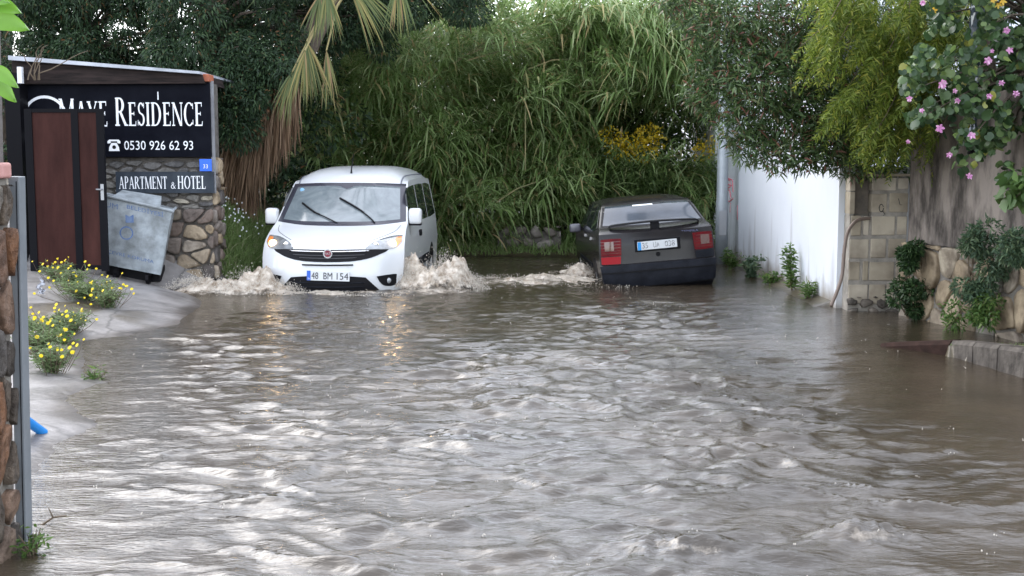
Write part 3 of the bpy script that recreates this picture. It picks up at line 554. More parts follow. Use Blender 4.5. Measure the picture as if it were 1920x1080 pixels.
# ================================================================ vehicles
def curve(pts, n, closed=False):
    """Catmull-Rom through 2-D points"""
    P_ = [Vector(p) for p in pts]; out = []; m_ = len(P_); segs = m_ if closed else m_ - 1
    for s_ in range(segs):
        p0 = P_[(s_ - 1) % m_] if closed or s_ > 0 else P_[0]; p1 = P_[s_]; p2 = P_[(s_ + 1) % m_]; p3 = P_[(s_ + 2) % m_] if closed or s_ + 2 < m_ else P_[-1]
        for k in range(n):
            u_ = k / n; out.append(.5 * ((2 * p1) + (p2 - p0) * u_ + (2 * p0 - 5 * p1 + 4 * p2 - p3) * u_ ** 2 + (3 * p1 - p0 - 3 * p2 + p3) * u_ ** 3))
    if not closed: out.append(P_[-1])
    return out
class Car:
    """near = rows (y, z, halfwidth, setback, power) from bumper bottom over the roof; far end follows; front of the shell at y=0 toward -y"""
    def __init__(s, near, ni, spine, arches=()):
        s.rows = near; s.ni = ni; s.zs = [r[1] for r in near[:ni]]; s.arches = arches; s.spine = spine
        zz = sorted((r[1] - (r[5] if len(r) > 5 else 0), r[2]) for r in near[:ni]); s.wz = [a[0] for a in zz]; s.wv = [a[1] for a in zz]
    def W(s, z): return float(np.interp(z, s.wz, s.wv))
    def F(s, x, z):
        R_ = s.rows[:s.ni]; y = np.interp(z, s.zs, [r[0] for r in R_]); w_ = np.interp(z, s.zs, [r[2] for r in R_]); a = np.interp(z, s.zs, [r[3] for r in R_]); p = np.interp(z, s.zs, [r[4] for r in R_])
        return float(y + a * min(abs(x) / w_, 1.02) ** p)
    def shell(s, name, mats, parent, inner=6):
        T = [-1, -.985, -.95, -.9, -.82, -.7, -.55, -.4, -.2, 0, .2, .4, .55, .7, .82, .9, .95, .985, 1]; nt_ = len(T); V = []; F = []
        for r in s.rows:
            y, z, w_, a, p = r[:5]; dz = r[5] if len(r) > 5 else 0
            sg = -1 if (len(r) > 6 and r[6]) else 1
            for t_ in T: V.append((w_ * t_ if abs(t_) < 1 else s.W(z - dz) * t_, y + sg * a * abs(t_) ** p, z - dz * abs(t_) ** 5))
        n = len(s.rows)
        for i in range(n - 1):
            for k in range(nt_ - 1): F.append((i * nt_ + k, i * nt_ + k + 1, (i + 1) * nt_ + k + 1, (i + 1) * nt_ + k))
        for side, k in ((-1, 0), (1, nt_ - 1)):
            prev = [i * nt_ + k for i in range(n)]; E = [V[i] for i in prev]; C = [(min(max(e[1], s.spine[0]), s.spine[1]), s.spine[2]) for e in E]
            for j in range(1, inner + 1):
                f_ = j / inner; cur = []
                for e, c_ in zip(E, C):
                    y = e[1] + (c_[0] - e[1]) * f_; z = e[2] + (c_[1] - e[2]) * f_; cur.append(len(V)); V.append((side * s.W(z), y, z))
                for i in range(n - 1): F.append((prev[i], prev[i + 1], cur[i + 1], cur[i]))
                prev = cur
        o = obj(name, V, F, mats, parent); return auto(o, 28)
    def patch(s, name, top, bot, m_, parent, off=.004, nv=5, sink=.03, n=5, side=None):
        """slab between two outline curves laid on the near face, (x, z); or on a side, (y, z)"""
        a = curve(top, n); b_ = curve(bot, n); k = max(len(a), len(b_))
        def rs(c_, k):
            L = [0]
            for i in range(1, len(c_)): L.append(L[-1] + (c_[i] - c_[i - 1]).length)
            t_ = np.linspace(0, L[-1], k); return np.stack([np.interp(t_, L, [p[0] for p in c_]), np.interp(t_, L, [p[1] for p in c_])], 1)
        k = max(k, 14); A_ = rs(a, k); B_ = rs(b_, k); V = []; F = []
        def pt(x, z, o_):
            if side is None: return (x, s.F(x, z) - o_, z)
            return (side * (s.W(z) + o_), x, z)
        for j in range(nv + 1):
            f_ = j / nv
            for i in range(k): x, z = A_[i] * (1 - f_) + B_[i] * f_; V.append(pt(x, z, off))
        for j in range(nv):
            for i in range(k - 1): F.append((j * k + i, j * k + i + 1, (j + 1) * k + i + 1, (j + 1) * k + i))
        ring_ = list(range(k)) + [j * k + k - 1 for j in range(1, nv + 1)] + list(range(nv * k + k - 2, nv * k - 1, -1)) + [j * k for j in range(nv - 1, 0, -1)]
        base = len(V)
        for i in ring_:
            v = V[i]; V.append((v[0], v[1] + sink, v[2]) if side is None else (v[0] - side * sink, v[1], v[2]))
        for i in range(len(ring_)): F.append((ring_[i], ring_[(i + 1) % len(ring_)], base + (i + 1) % len(ring_), base + i))
        return auto(obj(name, V, F, m_, parent), 40)
def mir(pts): return [(-x, z) for x, z in pts]
white = mat('white_car_paint', (.60, .62, .64), .28, coat=.6, col2=(.64, .65, .66), nscale=2)
glassd = mat('dark_glass', (.015, .02, .022), .04, spec=.7)
def wheel(parent, x, y, z, r=.31, w_=.2):
    s_ = 1 if x > 0 else -1
    ty = MB().tube([(x - s_ * w_, y, z), (x - s_ * w_ * .9, y, z), (x - s_ * .02, y, z), (x, y, z)], [r * .94, r, r, r * .93], 26).build('wheel', M['rubber'], parent, True); auto(ty, 40)
    rm = MB().disc((x - s_ * .004, y, z), r * .62, (s_, 0, 0), 22, .012)
    for k in range(5):
        a_ = 2 * pi * k / 5; rm.box((-.03, -.0, 0), (.03, .012, r * .6), Matrix.Translation((x + s_ * .008, y, z)) @ Matrix.Rotation(a_, 4, 'X') @ Matrix.Rotation(-s_ * pi / 2, 4, 'Z'))
    rm.build('rim', M['steel'], ty)
# ---- white van
van = empty('white_van', (at(614, 500, 14.85).x, 14.85, -.33), 'white van with headlights on driving through the flood towards the camera', 'van', rot=(0, 0, R(-2.6)))
rows = [(.10, .20, .84, .28, 3.5), (.03, .30, .86, .30, 3.5), (.0, .42, .885, .32, 3.2), (.0, .56, .90, .33, 3.2), (.015, .68, .905, .34, 3), (.03, .74, .907, .34, 3), (.05, .80, .908, .35, 3), (.07, .87, .905, .36, 2.8), (.12, .91, .90, .34, 2.8), (.22, .965, .895, .30, 2.8), (.36, 1.02, .89, .26, 3), (.52, 1.075, .885, .22, 3), (.68, 1.12, .88, .2, 3), (.80, 1.155, .872, .19, 3),
        (.95, 1.27, .85, .2, 3), (1.12, 1.39, .825, .2, 3), (1.28, 1.505, .80, .2, 3), (1.44, 1.62, .775, .2, 3), (1.50, 1.66, .765, .2, 3, .01), (1.57, 1.71, .755, .18, 3, .03), (1.68, 1.77, .755, .14, 3, .08), (1.85, 1.83, .755, .08, 3, .13), (2.15, 1.875, .755, .02, 3, .17), (2.7, 1.895, .755, 0, 3, .19), (3.3, 1.895, .755, 0, 3, .19), (3.9, 1.875, .755, 0, 3, .18), (4.2, 1.83, .75, .03, 3, .14, 1),
        (4.33, 1.7, .77, .1, 3, .05, 1), (4.40, 1.5, .80, .12, 3, 0, 1), (4.45, 1.15, .87, .14, 3, 0, 1), (4.47, .8, .9, .14, 3, 0, 1), (4.45, .45, .9, .14, 3, 0, 1), (4.38, .25, .87, .1, 3, 0, 1), (4.2, .22, .86, 0, 3), (3.4, .22, .86, 0, 3), (2.4, .22, .86, 0, 3), (1.4, .22, .86, 0, 3), (.6, .2, .84, 0, 3), (.38, .2, .84, 0, 3)]
vc = Car(rows, 19, (1.2, 3.6, .95))
vc.wz = [.2, .3, .42, .56, .8, .96, 1.155, 1.4, 1.66, 1.72, 1.9]; vc.wv = [.84, .86, .885, .9, .908, .9, .875, .83, .785, .775, .73]
vc.shell('body', white, van)
# fogged windscreen over a black surround
fog = mat('fogged_glass', (.12, .145, .16), .12, spec=.7, col2=(.21, .245, .26), nscale=2.6, noise=.55, coat=.5, detail=3)
for n_ in fog.node_tree.nodes:
    if n_.type == 'TEX_NOISE': n_.inputs['Distortion'].default_value = 2.2
vc.patch('windscreen_surround', [(-.768, 1.655), (-.4, 1.67), (0, 1.674), (.4, 1.67), (.768, 1.655)], [(-.852, 1.175), (-.5, 1.14), (0, 1.13), (.5, 1.14), (.852, 1.175)], mat('black_frit', (.045, .045, .06), .25), van, .004, 10)
ws = vc.patch('windscreen', [(-.70, 1.615), (-.4, 1.63), (-.12, 1.633), (0, 1.59), (.12, 1.633), (.4, 1.63), (.70, 1.615)], [(-.775, 1.205), (-.5, 1.185), (0, 1.178), (.5, 1.185), (.775, 1.205)], fog, van, .009, 12)
# wipers
for pts in ([(-.02, 1.165), (-.2, 1.24), (-.36, 1.30), (-.56, 1.41)], [(.47, 1.165), (.38, 1.24), (.2, 1.35), (-.06, 1.475)]):
    P_ = curve([(x, z) for x, z in pts], 4); P3 = [(x, vc.F(x, z) - .035, z) for x, z in P_]
    wp = MB().tube(P3, [.009] * 8 + [.013] * (len(P3) - 8), 6).build('wiper', M['black'], van)
    MB().tube([(p[0], p[1] + .018, p[2] + .004) for p in P3[6:]], .008, 5).build('wiper_blade', M['rubber'], wp)
# grille, bars, badge, plate, intakes
vc.patch('grille', [(-.73, .862), (-.4, .872), (0, .868), (.4, .872), (.73, .862)], [(-.70, .835), (-.52, .765), (-.3, .727), (0, .716), (.3, .727), (.52, .765), (.70, .835)], M['black'], van, .005, 5)
def linebar(name, pts, th, m_, off=.012, car=vc, parent=van, n=4):
    P_ = curve(pts, n); return MB().tube([(x, car.F(x, z) - off, z) for x, z in P_], th, 6).build(name, m_, parent, True)
linebar('chrome_strip', [(-.5, .852), (-.2, .846), (0, .845), (.2, .846), (.5, .852)], .010, M['chrome'])
for z_ in (.80, .765): linebar('grille_bar', [(-.45 + (.8 - z_) * 2.5, z_ + .005), (0, z_ - .004), (.45 - (.8 - z_) * 2.5, z_ + .005)], .006, mat('grille_grey', (.05, .05, .055), .4), .008)
bd = MB().disc((0, vc.F(0, .82) - .012,   .822), .058, (0, -1, 0), 26, .02).build('badge', M['chrome'], van)
MB().disc((0, vc.F(0, .82) - .0325, .822), .042, (0, -1, 0), 26, .004).build('badge_centre', mat('badge_red', (.22, .02, .035), .25, col2=(.12, .01, .03), nscale=30), bd)
text('FIAT', -.036, .036, .822, .03, vc.F(0, .82) - .038, 'badge_lettering', bd, M['chrome'])
linebar('plate_bracket', [(-.32, .684), (0, .68), (.32, .684)], .010, M['black'], .018)
pl = MB().box((-.27, -.03, .487), (.265, -.018, .612), Matrix.Rotation(R(1.5), 4, 'Y'), bev=.004).build('license_plate', M['platewhite'], van)
MB().box((-.268, -.0335, .489), (-.222, -.0305, .61), Matrix.Rotation(R(1.5), 4, 'Y')).build('plate_band', M['plateblue'], pl)
rm_ = Matrix.Rotation(R(1.5), 4, 'Y')
for s_, a_, b2 in (('48', -.21, -.125), ('BM', -.06, .05), ('154', .105, .25)): text(s_, a_, b2, .549, .083, -.0335, 'plate_lettering', pl, M['platetext'], rm_)
text('TR', -.26, -.23, .51, .02, -.0345, 'plate_lettering', pl, M['letter'], rm_)
vc.patch('lower_intake', [(-.47, .525), (-.3, .54), (0, .545), (.3, .54), (.47, .525)], [(-.66, .33), (-.4, .325), (0, .32), (.4, .325), (.66, .33)], M['black'], van, .006, 5)
vc.patch('bumper_lip', [(-.84, .335), (-.6, .33), (0, .322), (.6, .33), (.84, .335)], [(-.82, .23), (-.5, .22), (0, .215), (.5, .22), (.82, .23)], M['bumper'], van, .012, 3)
for z_ in (.36, .41, .46): linebar('intake_bar', [(-.45, z_), (0, z_ - .005), (.45, z_)], .008, M['bumper'], .008)
lens = mat('headlamp_lens', (.38, .4, .42), .08, metal=.3, spec=.8, col2=(.16, .17, .18), nscale=9, noise=.4, coat=1)
amber = mat('amber_lens', (.75, .25, .07), .12, coat=1)
glow = mat('lit_headlamp', (1, .66, .3), .2, emit=24)
for sg in (-1, 1):
    top = [(.455, .885), (.54, .955), (.68, 1.005), (.80, 1.025), (.865, 1.02)]; bot = [(.47, .868), (.62, .872), (.76, .868), (.82, .885), (.875, .945)]
    if sg < 0: top, bot = mir(top)[::-1], mir(bot)[::-1]
    hl = vc.patch('headlight', top, bot, lens, van, .008, 5)
    top = [(.79, 1.0), (.82, 1.008), (.858, 1.008)]; bot = [(.79, .89), (.82, .90), (.864, .95)]
    if sg < 0: top, bot = mir(top)[::-1], mir(bot)[::-1]
    vc.patch('indicator', top, bot, amber, hl, .0115, 4, .01)
    x_ = sg * .765; z_ = .925
    MB().sphere((x_, vc.F(x_, z_) - .008, z_), .048, 14, 8, (1, .5, 1)).build('lamp', glow, hl, True)
    x_ = sg * .57; z_ = .925
    MB().sphere((x_, vc.F(x_, z_) + .0, z_), .036, 12, 8, (1, .5, 1)).build('reflector', M['chrome'], hl, True)
    top = [(.60, .535), (.70, .548), (.80, .555), (.83, .55)]; bot = [(.63, .47), (.68, .42), (.76, .405), (.82, .42)]
    if sg < 0: top, bot = mir(top)[::-1], mir(bot)[::-1]
    fg = vc.patch('fog_lamp', top, bot, M['black'], van, .006, 4)
    x_ = sg * .735; MB().sphere((x_, vc.F(x_, .475) - .004, .475), .036, 14, 8, (1, .4, 1)).build('fog_lens', lens, fg, True)
    # hood shut line and roof seam
    linebar('bonnet_seam', [(sg * .52, .90 + .075), (sg * .66, 1.025), (sg * .76, 1.07), (sg * .80, 1.13)], .0035, mat('seam', (.1, .1, .11), .6), .0015)
    V_ = [(sg * .70, 1.57 + .07 * 1, 1.688)]
    sm_ = [(sg * .70, r_[0] + r_[3] * .78, r_[1] - (r_[5] if len(r_) > 5 else 0) * .69 + .004) for r_ in rows[18:26]]
    MB().tube(sm_, .010, 5).build('roof_seam', mat('roof_seam', (.16, .17, .2), .5), van)
    # side glass, handle, arches, mirror
    for a_, b2, nm in (([(1.35, 1.53), (1.62, 1.61), (2.25, 1.63)], [(1.20, 1.20), (1.6, 1.13), (2.25, 1.13)], 'side_window'), ([(2.33, 1.63), (2.8, 1.635), (3.2, 1.63)], [(2.33, 1.13), (2.8, 1.13), (3.2, 1.13)], 'side_window'), ([(3.28, 1.63), (3.7, 1.63), (4.1, 1.6)], [(3.28, 1.13), (3.7, 1.13), (4.2, 1.15)], 'side_window')):
        vc.patch(nm, a_, b2, glassd, van, .004, 5, .02, side=sg)
    vc.patch('wheel_arch', [(.42, .38), (.50, .62), (.74, .74), (.98, .62), (1.06, .38)], [(.42, .28), (.6, .22), (.74, .2), (.9, .22), (1.06, .28)], M['black'], van, .003, 4, side=sg)
    vc.patch('wheel_arch', [(3.17, .38), (3.25, .62), (3.49, .74), (3.73, .62), (3.81, .38)], [(3.17, .28), (3.35, .22), (3.49, .2), (3.65, .22), (3.81, .28)], M['black'], van, .003, 4, side=sg)
    vc.patch('side_moulding', [(1.1, .62), (2.2, .62), (3.1, .62)], [(1.1, .5), (2.2, .5), (3.1, .5)], M['bumper'], van, .012, 2, side=sg)
    vc.patch('door_handle', [(2.02, 1.0), (2.12, 1.01), (2.2, 1.0)], [(2.02, .93), (2.12, .92), (2.2, .93)], M['black'], van, .02, 2, side=sg)
    mr = MB().box((sg * .96 - .085, 1.06, 1.13), (sg * .96 + .085, 1.22, 1.345), bev=.04).build('wing_mirror', white, van, True); auto(mr, 40)
    MB().box((min(sg * .80, sg * .9), 1.10, 1.12), (max(sg * .80, sg * .9), 1.2, 1.185), bev=.012).build('mirror_arm', M['black'], mr)
    MB().box((sg * .96 - .07, 1.215, 1.15), (sg * .96 + .07, 1.224, 1.325)).build('mirror_glass', M['chrome'], mr)
    MB().box((sg * .96 - .08, 1.07, 1.118), (sg * .96 + .08, 1.2, 1.142), bev=.008).build('mirror_base', M['black'], mr)
    for yy in (.74, 3.49): wheel(van, sg * .895, yy, .31)
MB().tube([(0, 1.75, 1.80), (0, 1.78, 1.86), (0, 1.95, 2.06)], [.016, .009, .004], 6).build('antenna', M['black'], van)
MB().sphere((-.62, vc.F(-.62, 1.57) - .012, 1.575), .03, 10, 6, (1, .15, 1)).build('windscreen_sticker', mat('sticker', (.25, .5, .75), .5), van)
# ---- dark hatchback, seen from behind
dcx = at(1243, 500, 15.8)
dark = empty('dark_car', (dcx.x, 15.8, -.30), 'old dark grey hatchback seen from behind leaning beside the white wall', 'car', rot=(0, R(-4.6), R(2.0)))
dp = mat('dark_grey_paint', (.015, .014, .016), .22, spec=.3, coat=.0, col2=(.024, .021, .021), nscale=3)
drows = [(.14, .12, .66, .1, 3), (.06, .24, .71, .1, 4), (.02, .31, .74, .1, 5), (.0, .38, .755, .1, 5), (.0, .5, .765, .1, 5), (.0, .6, .77, .1, 5), (.045, .62, .765, .08, 5), (.055, .72, .768, .08, 5), (.06, .84, .77, .08, 5), (.075, .96, .765, .08, 4.5), (.10, 1.02, .755, .08, 4), (.16, 1.055, .745, .08, 4), (.30, 1.08, .73, .08, 4),
         (.42, 1.13, .71, .08, 4), (.56, 1.21, .68, .08, 4), (.70, 1.29, .65, .08, 4), (.83, 1.355, .62, .08, 4), (.93, 1.385, .60, .07, 4), (1.1, 1.41, .60, .03, 4, .035), (1.5, 1.43, .60, 0, 4, .045), (2.0, 1.43, .60, 0, 4, .045), (2.3, 1.40, .60, .02, 3, .03, 1), (2.5, 1.33, .62, .06, 3, 0, 1), (2.85, 1.12, .69, .1, 3, 0, 1), (3.05, 1.0, .73, .1, 3, 0, 1), (3.5, .93, .75, .12, 3, 0, 1), (3.85, .85, .75, .14, 3, 0, 1), (3.95, .7, .75, .16, 3, 0, 1), (3.98, .45, .75, .16, 3, 0, 1), (3.9, .25, .72, .16, 3, 0, 1), (3.6, .2, .7, 0, 3), (2.8, .2, .7, 0, 3), (1.8, .2, .7, 0, 3), (.9, .2, .7, 0, 3), (.3, .13, .66, 0, 3)]
dc = Car(drows, 18, (.9, 3.2, .75)); dc.wz = [.12, .24, .38, .6, .84, 1.02, 1.13, 1.29, 1.385, 1.45]; dc.wv = [.66, .71, .755, .77, .772, .755, .71, .65, .60, .58]
dc.shell('body', dp, dark)
dc.patch('window_seal', [(-.598, 1.372), (0, 1.388), (.598, 1.372)], [(-.70, 1.10), (0, 1.085), (.70, 1.10)], M['black'], dark, .003, 8)
dc.patch('rear_window', [(-.572, 1.352), (0, 1.365), (.572, 1.352)], [(-.668, 1.118), (0, 1.104), (.668, 1.118)], mat('rear_glass', (.02, .025, .032), .09, spec=.5, col2=(.07, .085, .11), nscale=1.6, noise=.5), dark, .007, 8)
dc.patch('bumper', [(-.775, .605), (-.4, .612), (0, .612), (.4, .612), (.775, .605)], [(-.745, .33), (-.4, .315), (0, .312), (.4, .315), (.745, .33)], M['bumper'], dark, .04, 5, .06)
dc.patch('bumper_strip', [(-.765, .52), (0, .528), (.765, .52)], [(-.765, .5), (0, .508), (.765, .5)], M['black'], dark, .046, 2, .02)
dc.patch('rear_skirt', [(-.73, .31), (0, .30), (.73, .31)], [(-.68, .16), (0, .15), (.68, .16)], M['black'], dark, .006, 3, .03)
red = mat('red_lens', (.15, .006, .009), .35, spec=.12, col2=(.09, .005, .01), nscale=14); red2 = mat('pale_red_lens', (.30, .014, .02), .35, spec=.12)
smoke = mat('smoked_lens', (.10, .035, .02), .15, coat=1)
for sg in (-1, 1):
    def mm(p): return mir(p)[::-1] if sg < 0 else p
    tl = dc.patch('tail_light', mm([(.475, .955), (.6, .96), (.74, .955)]), mm([(.49, .735), (.6, .73), (.752, .735)]), red, dark, .012, 4)
    dc.patch('smoked_lens', mm([(.58, .925), (.65, .925), (.70, .922)]), mm([(.58, .80), (.65, .80), (.70, .80)]), smoke, tl, .016, 3, .006)
    for z_ in (.77, .80, .84, .88, .92): dc.patch('lens_rib', mm([(.49, z_ + .002), (.75, z_ + .002)]), mm([(.49, z_ - .002), (.75, z_ - .002)]), smoke, tl, .0135, 1, .004)
    lo = dc.patch('reflector_panel', mm([(.495, .722), (.752, .722)]), mm([(.505, .625), (.75, .625)]), red2 if sg < 0 else M['bumper'], dark, .012, 3)
    lo['label'] = 'bare red reflector panel' if sg < 0 else 'grey blank panel where the reflector is missing'
    for a_, b2 in (([(.95, 1.30), (1.1, 1.355), (1.28, 1.36)], [(.62, 1.08), (.9, 1.03), (1.28, 1.02)]), ([(1.33, 1.365), (1.6, 1.37), (1.9, 1.365)], [(1.33, 1.02), (1.6, 1.01), (1.9, 1.01)]), ([(1.95, 1.365), (2.1, 1.35), (2.35, 1.28)], [(1.95, 1.01), (2.3, 1.0), (2.75, 1.0)])):
        dc.patch('side_window', a_, b2, glassd, dark, .004, 5, .02, side=sg)
    dc.patch('wheel_arch', [(.55, .32), (.62, .56), (.84, .66), (1.06, .56), (1.13, .32)], [(.55, .2), (.7, .14), (.84, .13), (1.0, .14), (1.13, .2)], M['black'], dark, .003, 4, side=sg)
    dc.patch('door_handle', [(1.2, .93), (1.32, .93)], [(1.2, .89), (1.32, .89)], M['chrome'], dark, .02, 2, side=sg)
    dc.patch('door_handle', [(1.98, .93), (2.1, .93)], [(1.98, .89), (2.1, .89)], M['chrome'], dark, .02, 2, side=sg)
    dc.patch('side_moulding', [(1.2, .56), (2.0, .56), (3.0, .56)], [(1.2, .5), (2.0, .5), (3.0, .5)], M['bumper'], dark, .01, 2, side=sg)
    mr = MB().box((sg * .87 - .085, 2.45, .93), (sg * .87 + .085, 2.57, 1.06), bev=.03).build('wing_mirror', mat('mirror_grey', (.1, .1, .12), .3, coat=.5), dark, True); auto(mr, 40)
    MB().box((min(sg * .70, sg * .8), 2.49, .95), (max(sg * .70, sg * .8), 2.56, 1.0)).build('mirror_arm', M['black'], mr)
    for yy in (.84, 3.25): wheel(dark, sg * .745, yy, .29, .29, .19)
    wl = dark.children[-2] if False else None
sp = curve([(-.60, 1.075), (-.57, 1.115), (-.3, 1.135), (0, 1.142), (.3, 1.135), (.57, 1.115), (.60, 1.075)], 5)
V_ = []; F_ = []
for i, p in enumerate(sp):
    yb = .17 + .10 * (abs(p[0]) / .6) ** 3
    for dy, dz in ((-.04, -.006), (-.035, .012), (.05, .018), (.085, .0), (.05, -.012)): V_.append((p[0], yb + dy, p[1] + dz))
for i in range(len(sp) - 1):
    for k in range(5): F_.append((i * 5 + k, i * 5 + (k + 1) % 5, (i + 1) * 5 + (k + 1) % 5, (i + 1) * 5 + k))
spo = obj('spoiler', V_, F_, M['black'], dark); auto(spo, 50)
MB().box((-.055, .14, 1.04), (.055, .24, 1.135), bev=.008).build('spoiler_foot', M['black'], spo)
pr = MB().box((-.30, .025, .765), (.30, .07, .925), bev=.006).build('plate_recess', M['black'], dark)
pl = MB().box((-.262, -.008, .79), (.262, .02, .90), Matrix.Rotation(R(-.8), 4, 'Y'), bev=.003).build('license_plate', M['platewhite'], dark)
MB().box((-.26, -.0115, .792), (-.215, -.0085, .898), Matrix.Rotation(R(-.8), 4, 'Y')).build('plate_band', mat('cyan_band', (.03, .3, .7), .4), pl)
worn = mat('worn_plate_text', (.05, .05, .06), .5, col2=(.6, .62, .65), nscale=30, noise=.25)
for s_, a_, b2 in (('35', -.2, -.125), ('UA', -.055, .03), ('038', .10, .23)): text(s_, a_, b2, .848, .075, -.0115, 'plate_lettering', pl, worn, Matrix.Rotation(R(-.8), 4, 'Y'))
text('TEMPRA', .33, .56, .985, .028, dc.F(.45, .985) - .004, 'model_lettering', dark, mat('blue_grey_letters', (.12, .13, .24), .4))
MB().disc((0, dc.F(0, .72) - .002, .715), .03, (0, -1, 0), 16, .008).build('lock', M['black'], dark)
MB().tube([(-.42, .0, .24), (-.42, .25, .25)], .028, 12).build('exhaust_pipe', M['steel'], dark)
dc.patch('boot_shut_line', [(-.48, .615), (-.478, .62)], [(-.74, .615), (-.742, .62)], M['black'], dark, .004, 1)
dc.patch('windscreen_sticker', [(-.2, 1.352), (.08, 1.353)], [(-.2, 1.337), (.08, 1.338)], M['letter'], dark, .0085, 1, .002)

# ================================================================ right side: walls
wx = 3.62
wallm = mat('white_wall', (.62, .65, .70), .6, spec=.2, col2=(.70, .73, .77), nscale=1.2, noise=.6, bump=.05)
t = wallm.node_tree; b = t.nodes['Principled BSDF']; base = [l for l in t.links if l.to_socket == b.inputs['Base Color']][0].from_socket
tc = t.nodes.new('ShaderNodeTexCoord'); mp = t.nodes.new('ShaderNodeMapping'); mp.inputs['Scale'].default_value = (1, 2.2, .3); t.links.new(tc.outputs['Object'], mp.inputs[0])
n = t.nodes.new('ShaderNodeTexNoise'); n.inputs['Scale'].default_value = 1.6; n.inputs['Detail'].default_value = 9; t.links.new(mp.outputs[0], n.inputs['Vector'])
sx = t.nodes.new('ShaderNodeSeparateXYZ'); t.links.new(tc.outputs['Object'], sx.inputs[0])
mr_ = t.nodes.new('ShaderNodeMapRange'); mr_.inputs[1].default_value = 0; mr_.inputs[2].default_value = 2.6; mr_.inputs[2].default_value = 1.5; mr_.inputs[3].default_value = .15; mr_.inputs[4].default_value = -.2; t.links.new(sx.outputs['Z'], mr_.inputs[0])
ad = t.nodes.new('ShaderNodeMath'); ad.operation = 'ADD'; t.links.new(n.outputs[0], ad.inputs[0]); t.links.new(mr_.outputs[0], ad.inputs[1])
cr = t.nodes.new('ShaderNodeValToRGB'); cr.color_ramp.elements[0].position = .58; cr.color_ramp.elements[1].position = .78; cr.color_ramp.elements[0].color = (0, 0, 0, 1); cr.color_ramp.elements[1].color = (.75, .75, .75, 1); t.links.new(ad.outputs[0], cr.inputs[0])
mx = t.nodes.new('ShaderNodeMix'); mx.data_type = 'RGBA'; t.links.new(cr.outputs[0], mx.inputs[0]); t.links.new(base, mx.inputs[6]); mx.inputs[7].default_value = (.34, .33, .33, 1); nt2 = t.nodes.new('ShaderNodeTexNoise'); nt2.inputs['Scale'].default_value = 4; nt2.inputs['Detail'].default_value = 8; t.links.new(tc.outputs['Object'], nt2.inputs['Vector'])
s2 = t.nodes.new('ShaderNodeMath'); s2.operation = 'MULTIPLY_ADD'; s2.inputs[1].default_value = -.5; t.links.new(nt2.outputs[0], s2.inputs[0]); t.links.new(sx.outputs['Z'], s2.inputs[2])
r2 = t.nodes.new('ShaderNodeMapRange'); r2.inputs[1].default_value = -.22; r2.inputs[2].default_value = .02; r2.inputs[3].default_value = .85; r2.inputs[4].default_value = 0; t.links.new(s2.outputs[0], r2.inputs[0])
m2 = t.nodes.new('ShaderNodeMix'); m2.data_type = 'RGBA'; t.links.new(r2.outputs[0], m2.inputs[0]); t.links.new(mx.outputs[2], m2.inputs[6]); m2.inputs[7].default_value = (.2, .17, .13, 1); t.links.new(m2.outputs[2], b.inputs['Base Color'])
G = empty('white_wall', (wx, 16.5, 0), 'tall white rendered boundary wall with streaks running along the right of the street', 'wall')
MB().box((0, -3.18, -.3), (.22, 4.6, 3.9)).build('wall', wallm, G)
gr = mat('red_spray', (.7, .05, .1), .6, col2=(.75, .35, .4), nscale=25, noise=.4)
mb = MB()
def spray(pts, r_=.009):
    mb.tube([(-.002, p[0], p[1]) for p in pts], r_, 5)
def gy_(px, py):  # pixel on wall plane -> local y,z
    d = at(px, py, 1) - Vector((0, 0, CH)); k = wx / d.x; return (d.y * k - 16.5, CH + d.z * k)
for st in ([(1362, 336), (1362, 372)], [(1362, 338), (1369, 337), (1370, 350), (1363, 354), (1369, 358), (1371, 372)], [(1365, 334), (1374, 338), (1375, 360)], [(1361, 375), (1368, 378), (1375, 372)], [(1364, 345), (1372, 348)], [(1363, 385), (1363, 415)], [(1383, 385), (1383, 412)], [(1370, 380), (1369, 398)]):
    spray([gy_(*p) for p in st], .012 if st[0][1] < 380 else .006)
mb.build('graffiti', gr, G)
# house beyond
G = empty('white_house', (5.5, 24, 0), 'pale house corner with a ledge showing above the reeds beyond the lamp post', 'house')
MB().box((-1.9, -2.6, -.2), (6, 5, 3.72)).build('wall', mat('house_white', (.62, .64, .7), .6, col2=(.7, .72, .78), nscale=2), G)
MB().box((-2.1, -2.85, 3.72), (6.2, 5.2, 3.86)).build('ledge', mat('house_ledge', (.5, .5, .52), .6), G)
MB().box((-1.5, -2.2, 3.86), (5.8, 4.8, 4.7)).build('upper_wall', mat('house_white2', (.66, .69, .76), .6), G)
# lamp post
lp = at(1352, 485, 19.2)
G = empty('lamp_post', (lp.x, 19.2, -.1), 'grey galvanised lamp post standing in front of the far end of the white wall', 'lamp post')
MB().tube([(0, 0, -.1), (0, 0, 1.1), (0, 0, 1.12), (0, 0, 6)], [.105, .10, .092, .075], 14).build('pole', mat('galvanised_pole', (.28, .31, .33), .5, metal=.3, col2=(.36, .39, .41), nscale=9, noise=.5), G, True)
MB().box((-.06, -.104, .55), (.06, -.09, .95), bev=.005).build('service_door', M['steel'], G)
MB().tube([(0, 0, 5.95), (-.5, -.1, 6.15), (-1.2, -.2, 6.2)], .035, 8).build('arm', M['steel'], G)
MB().box((-1.75, -.33, 6.14), (-1.2, -.09, 6.27), bev=.04).build('lamp_head', M['steel'], G)

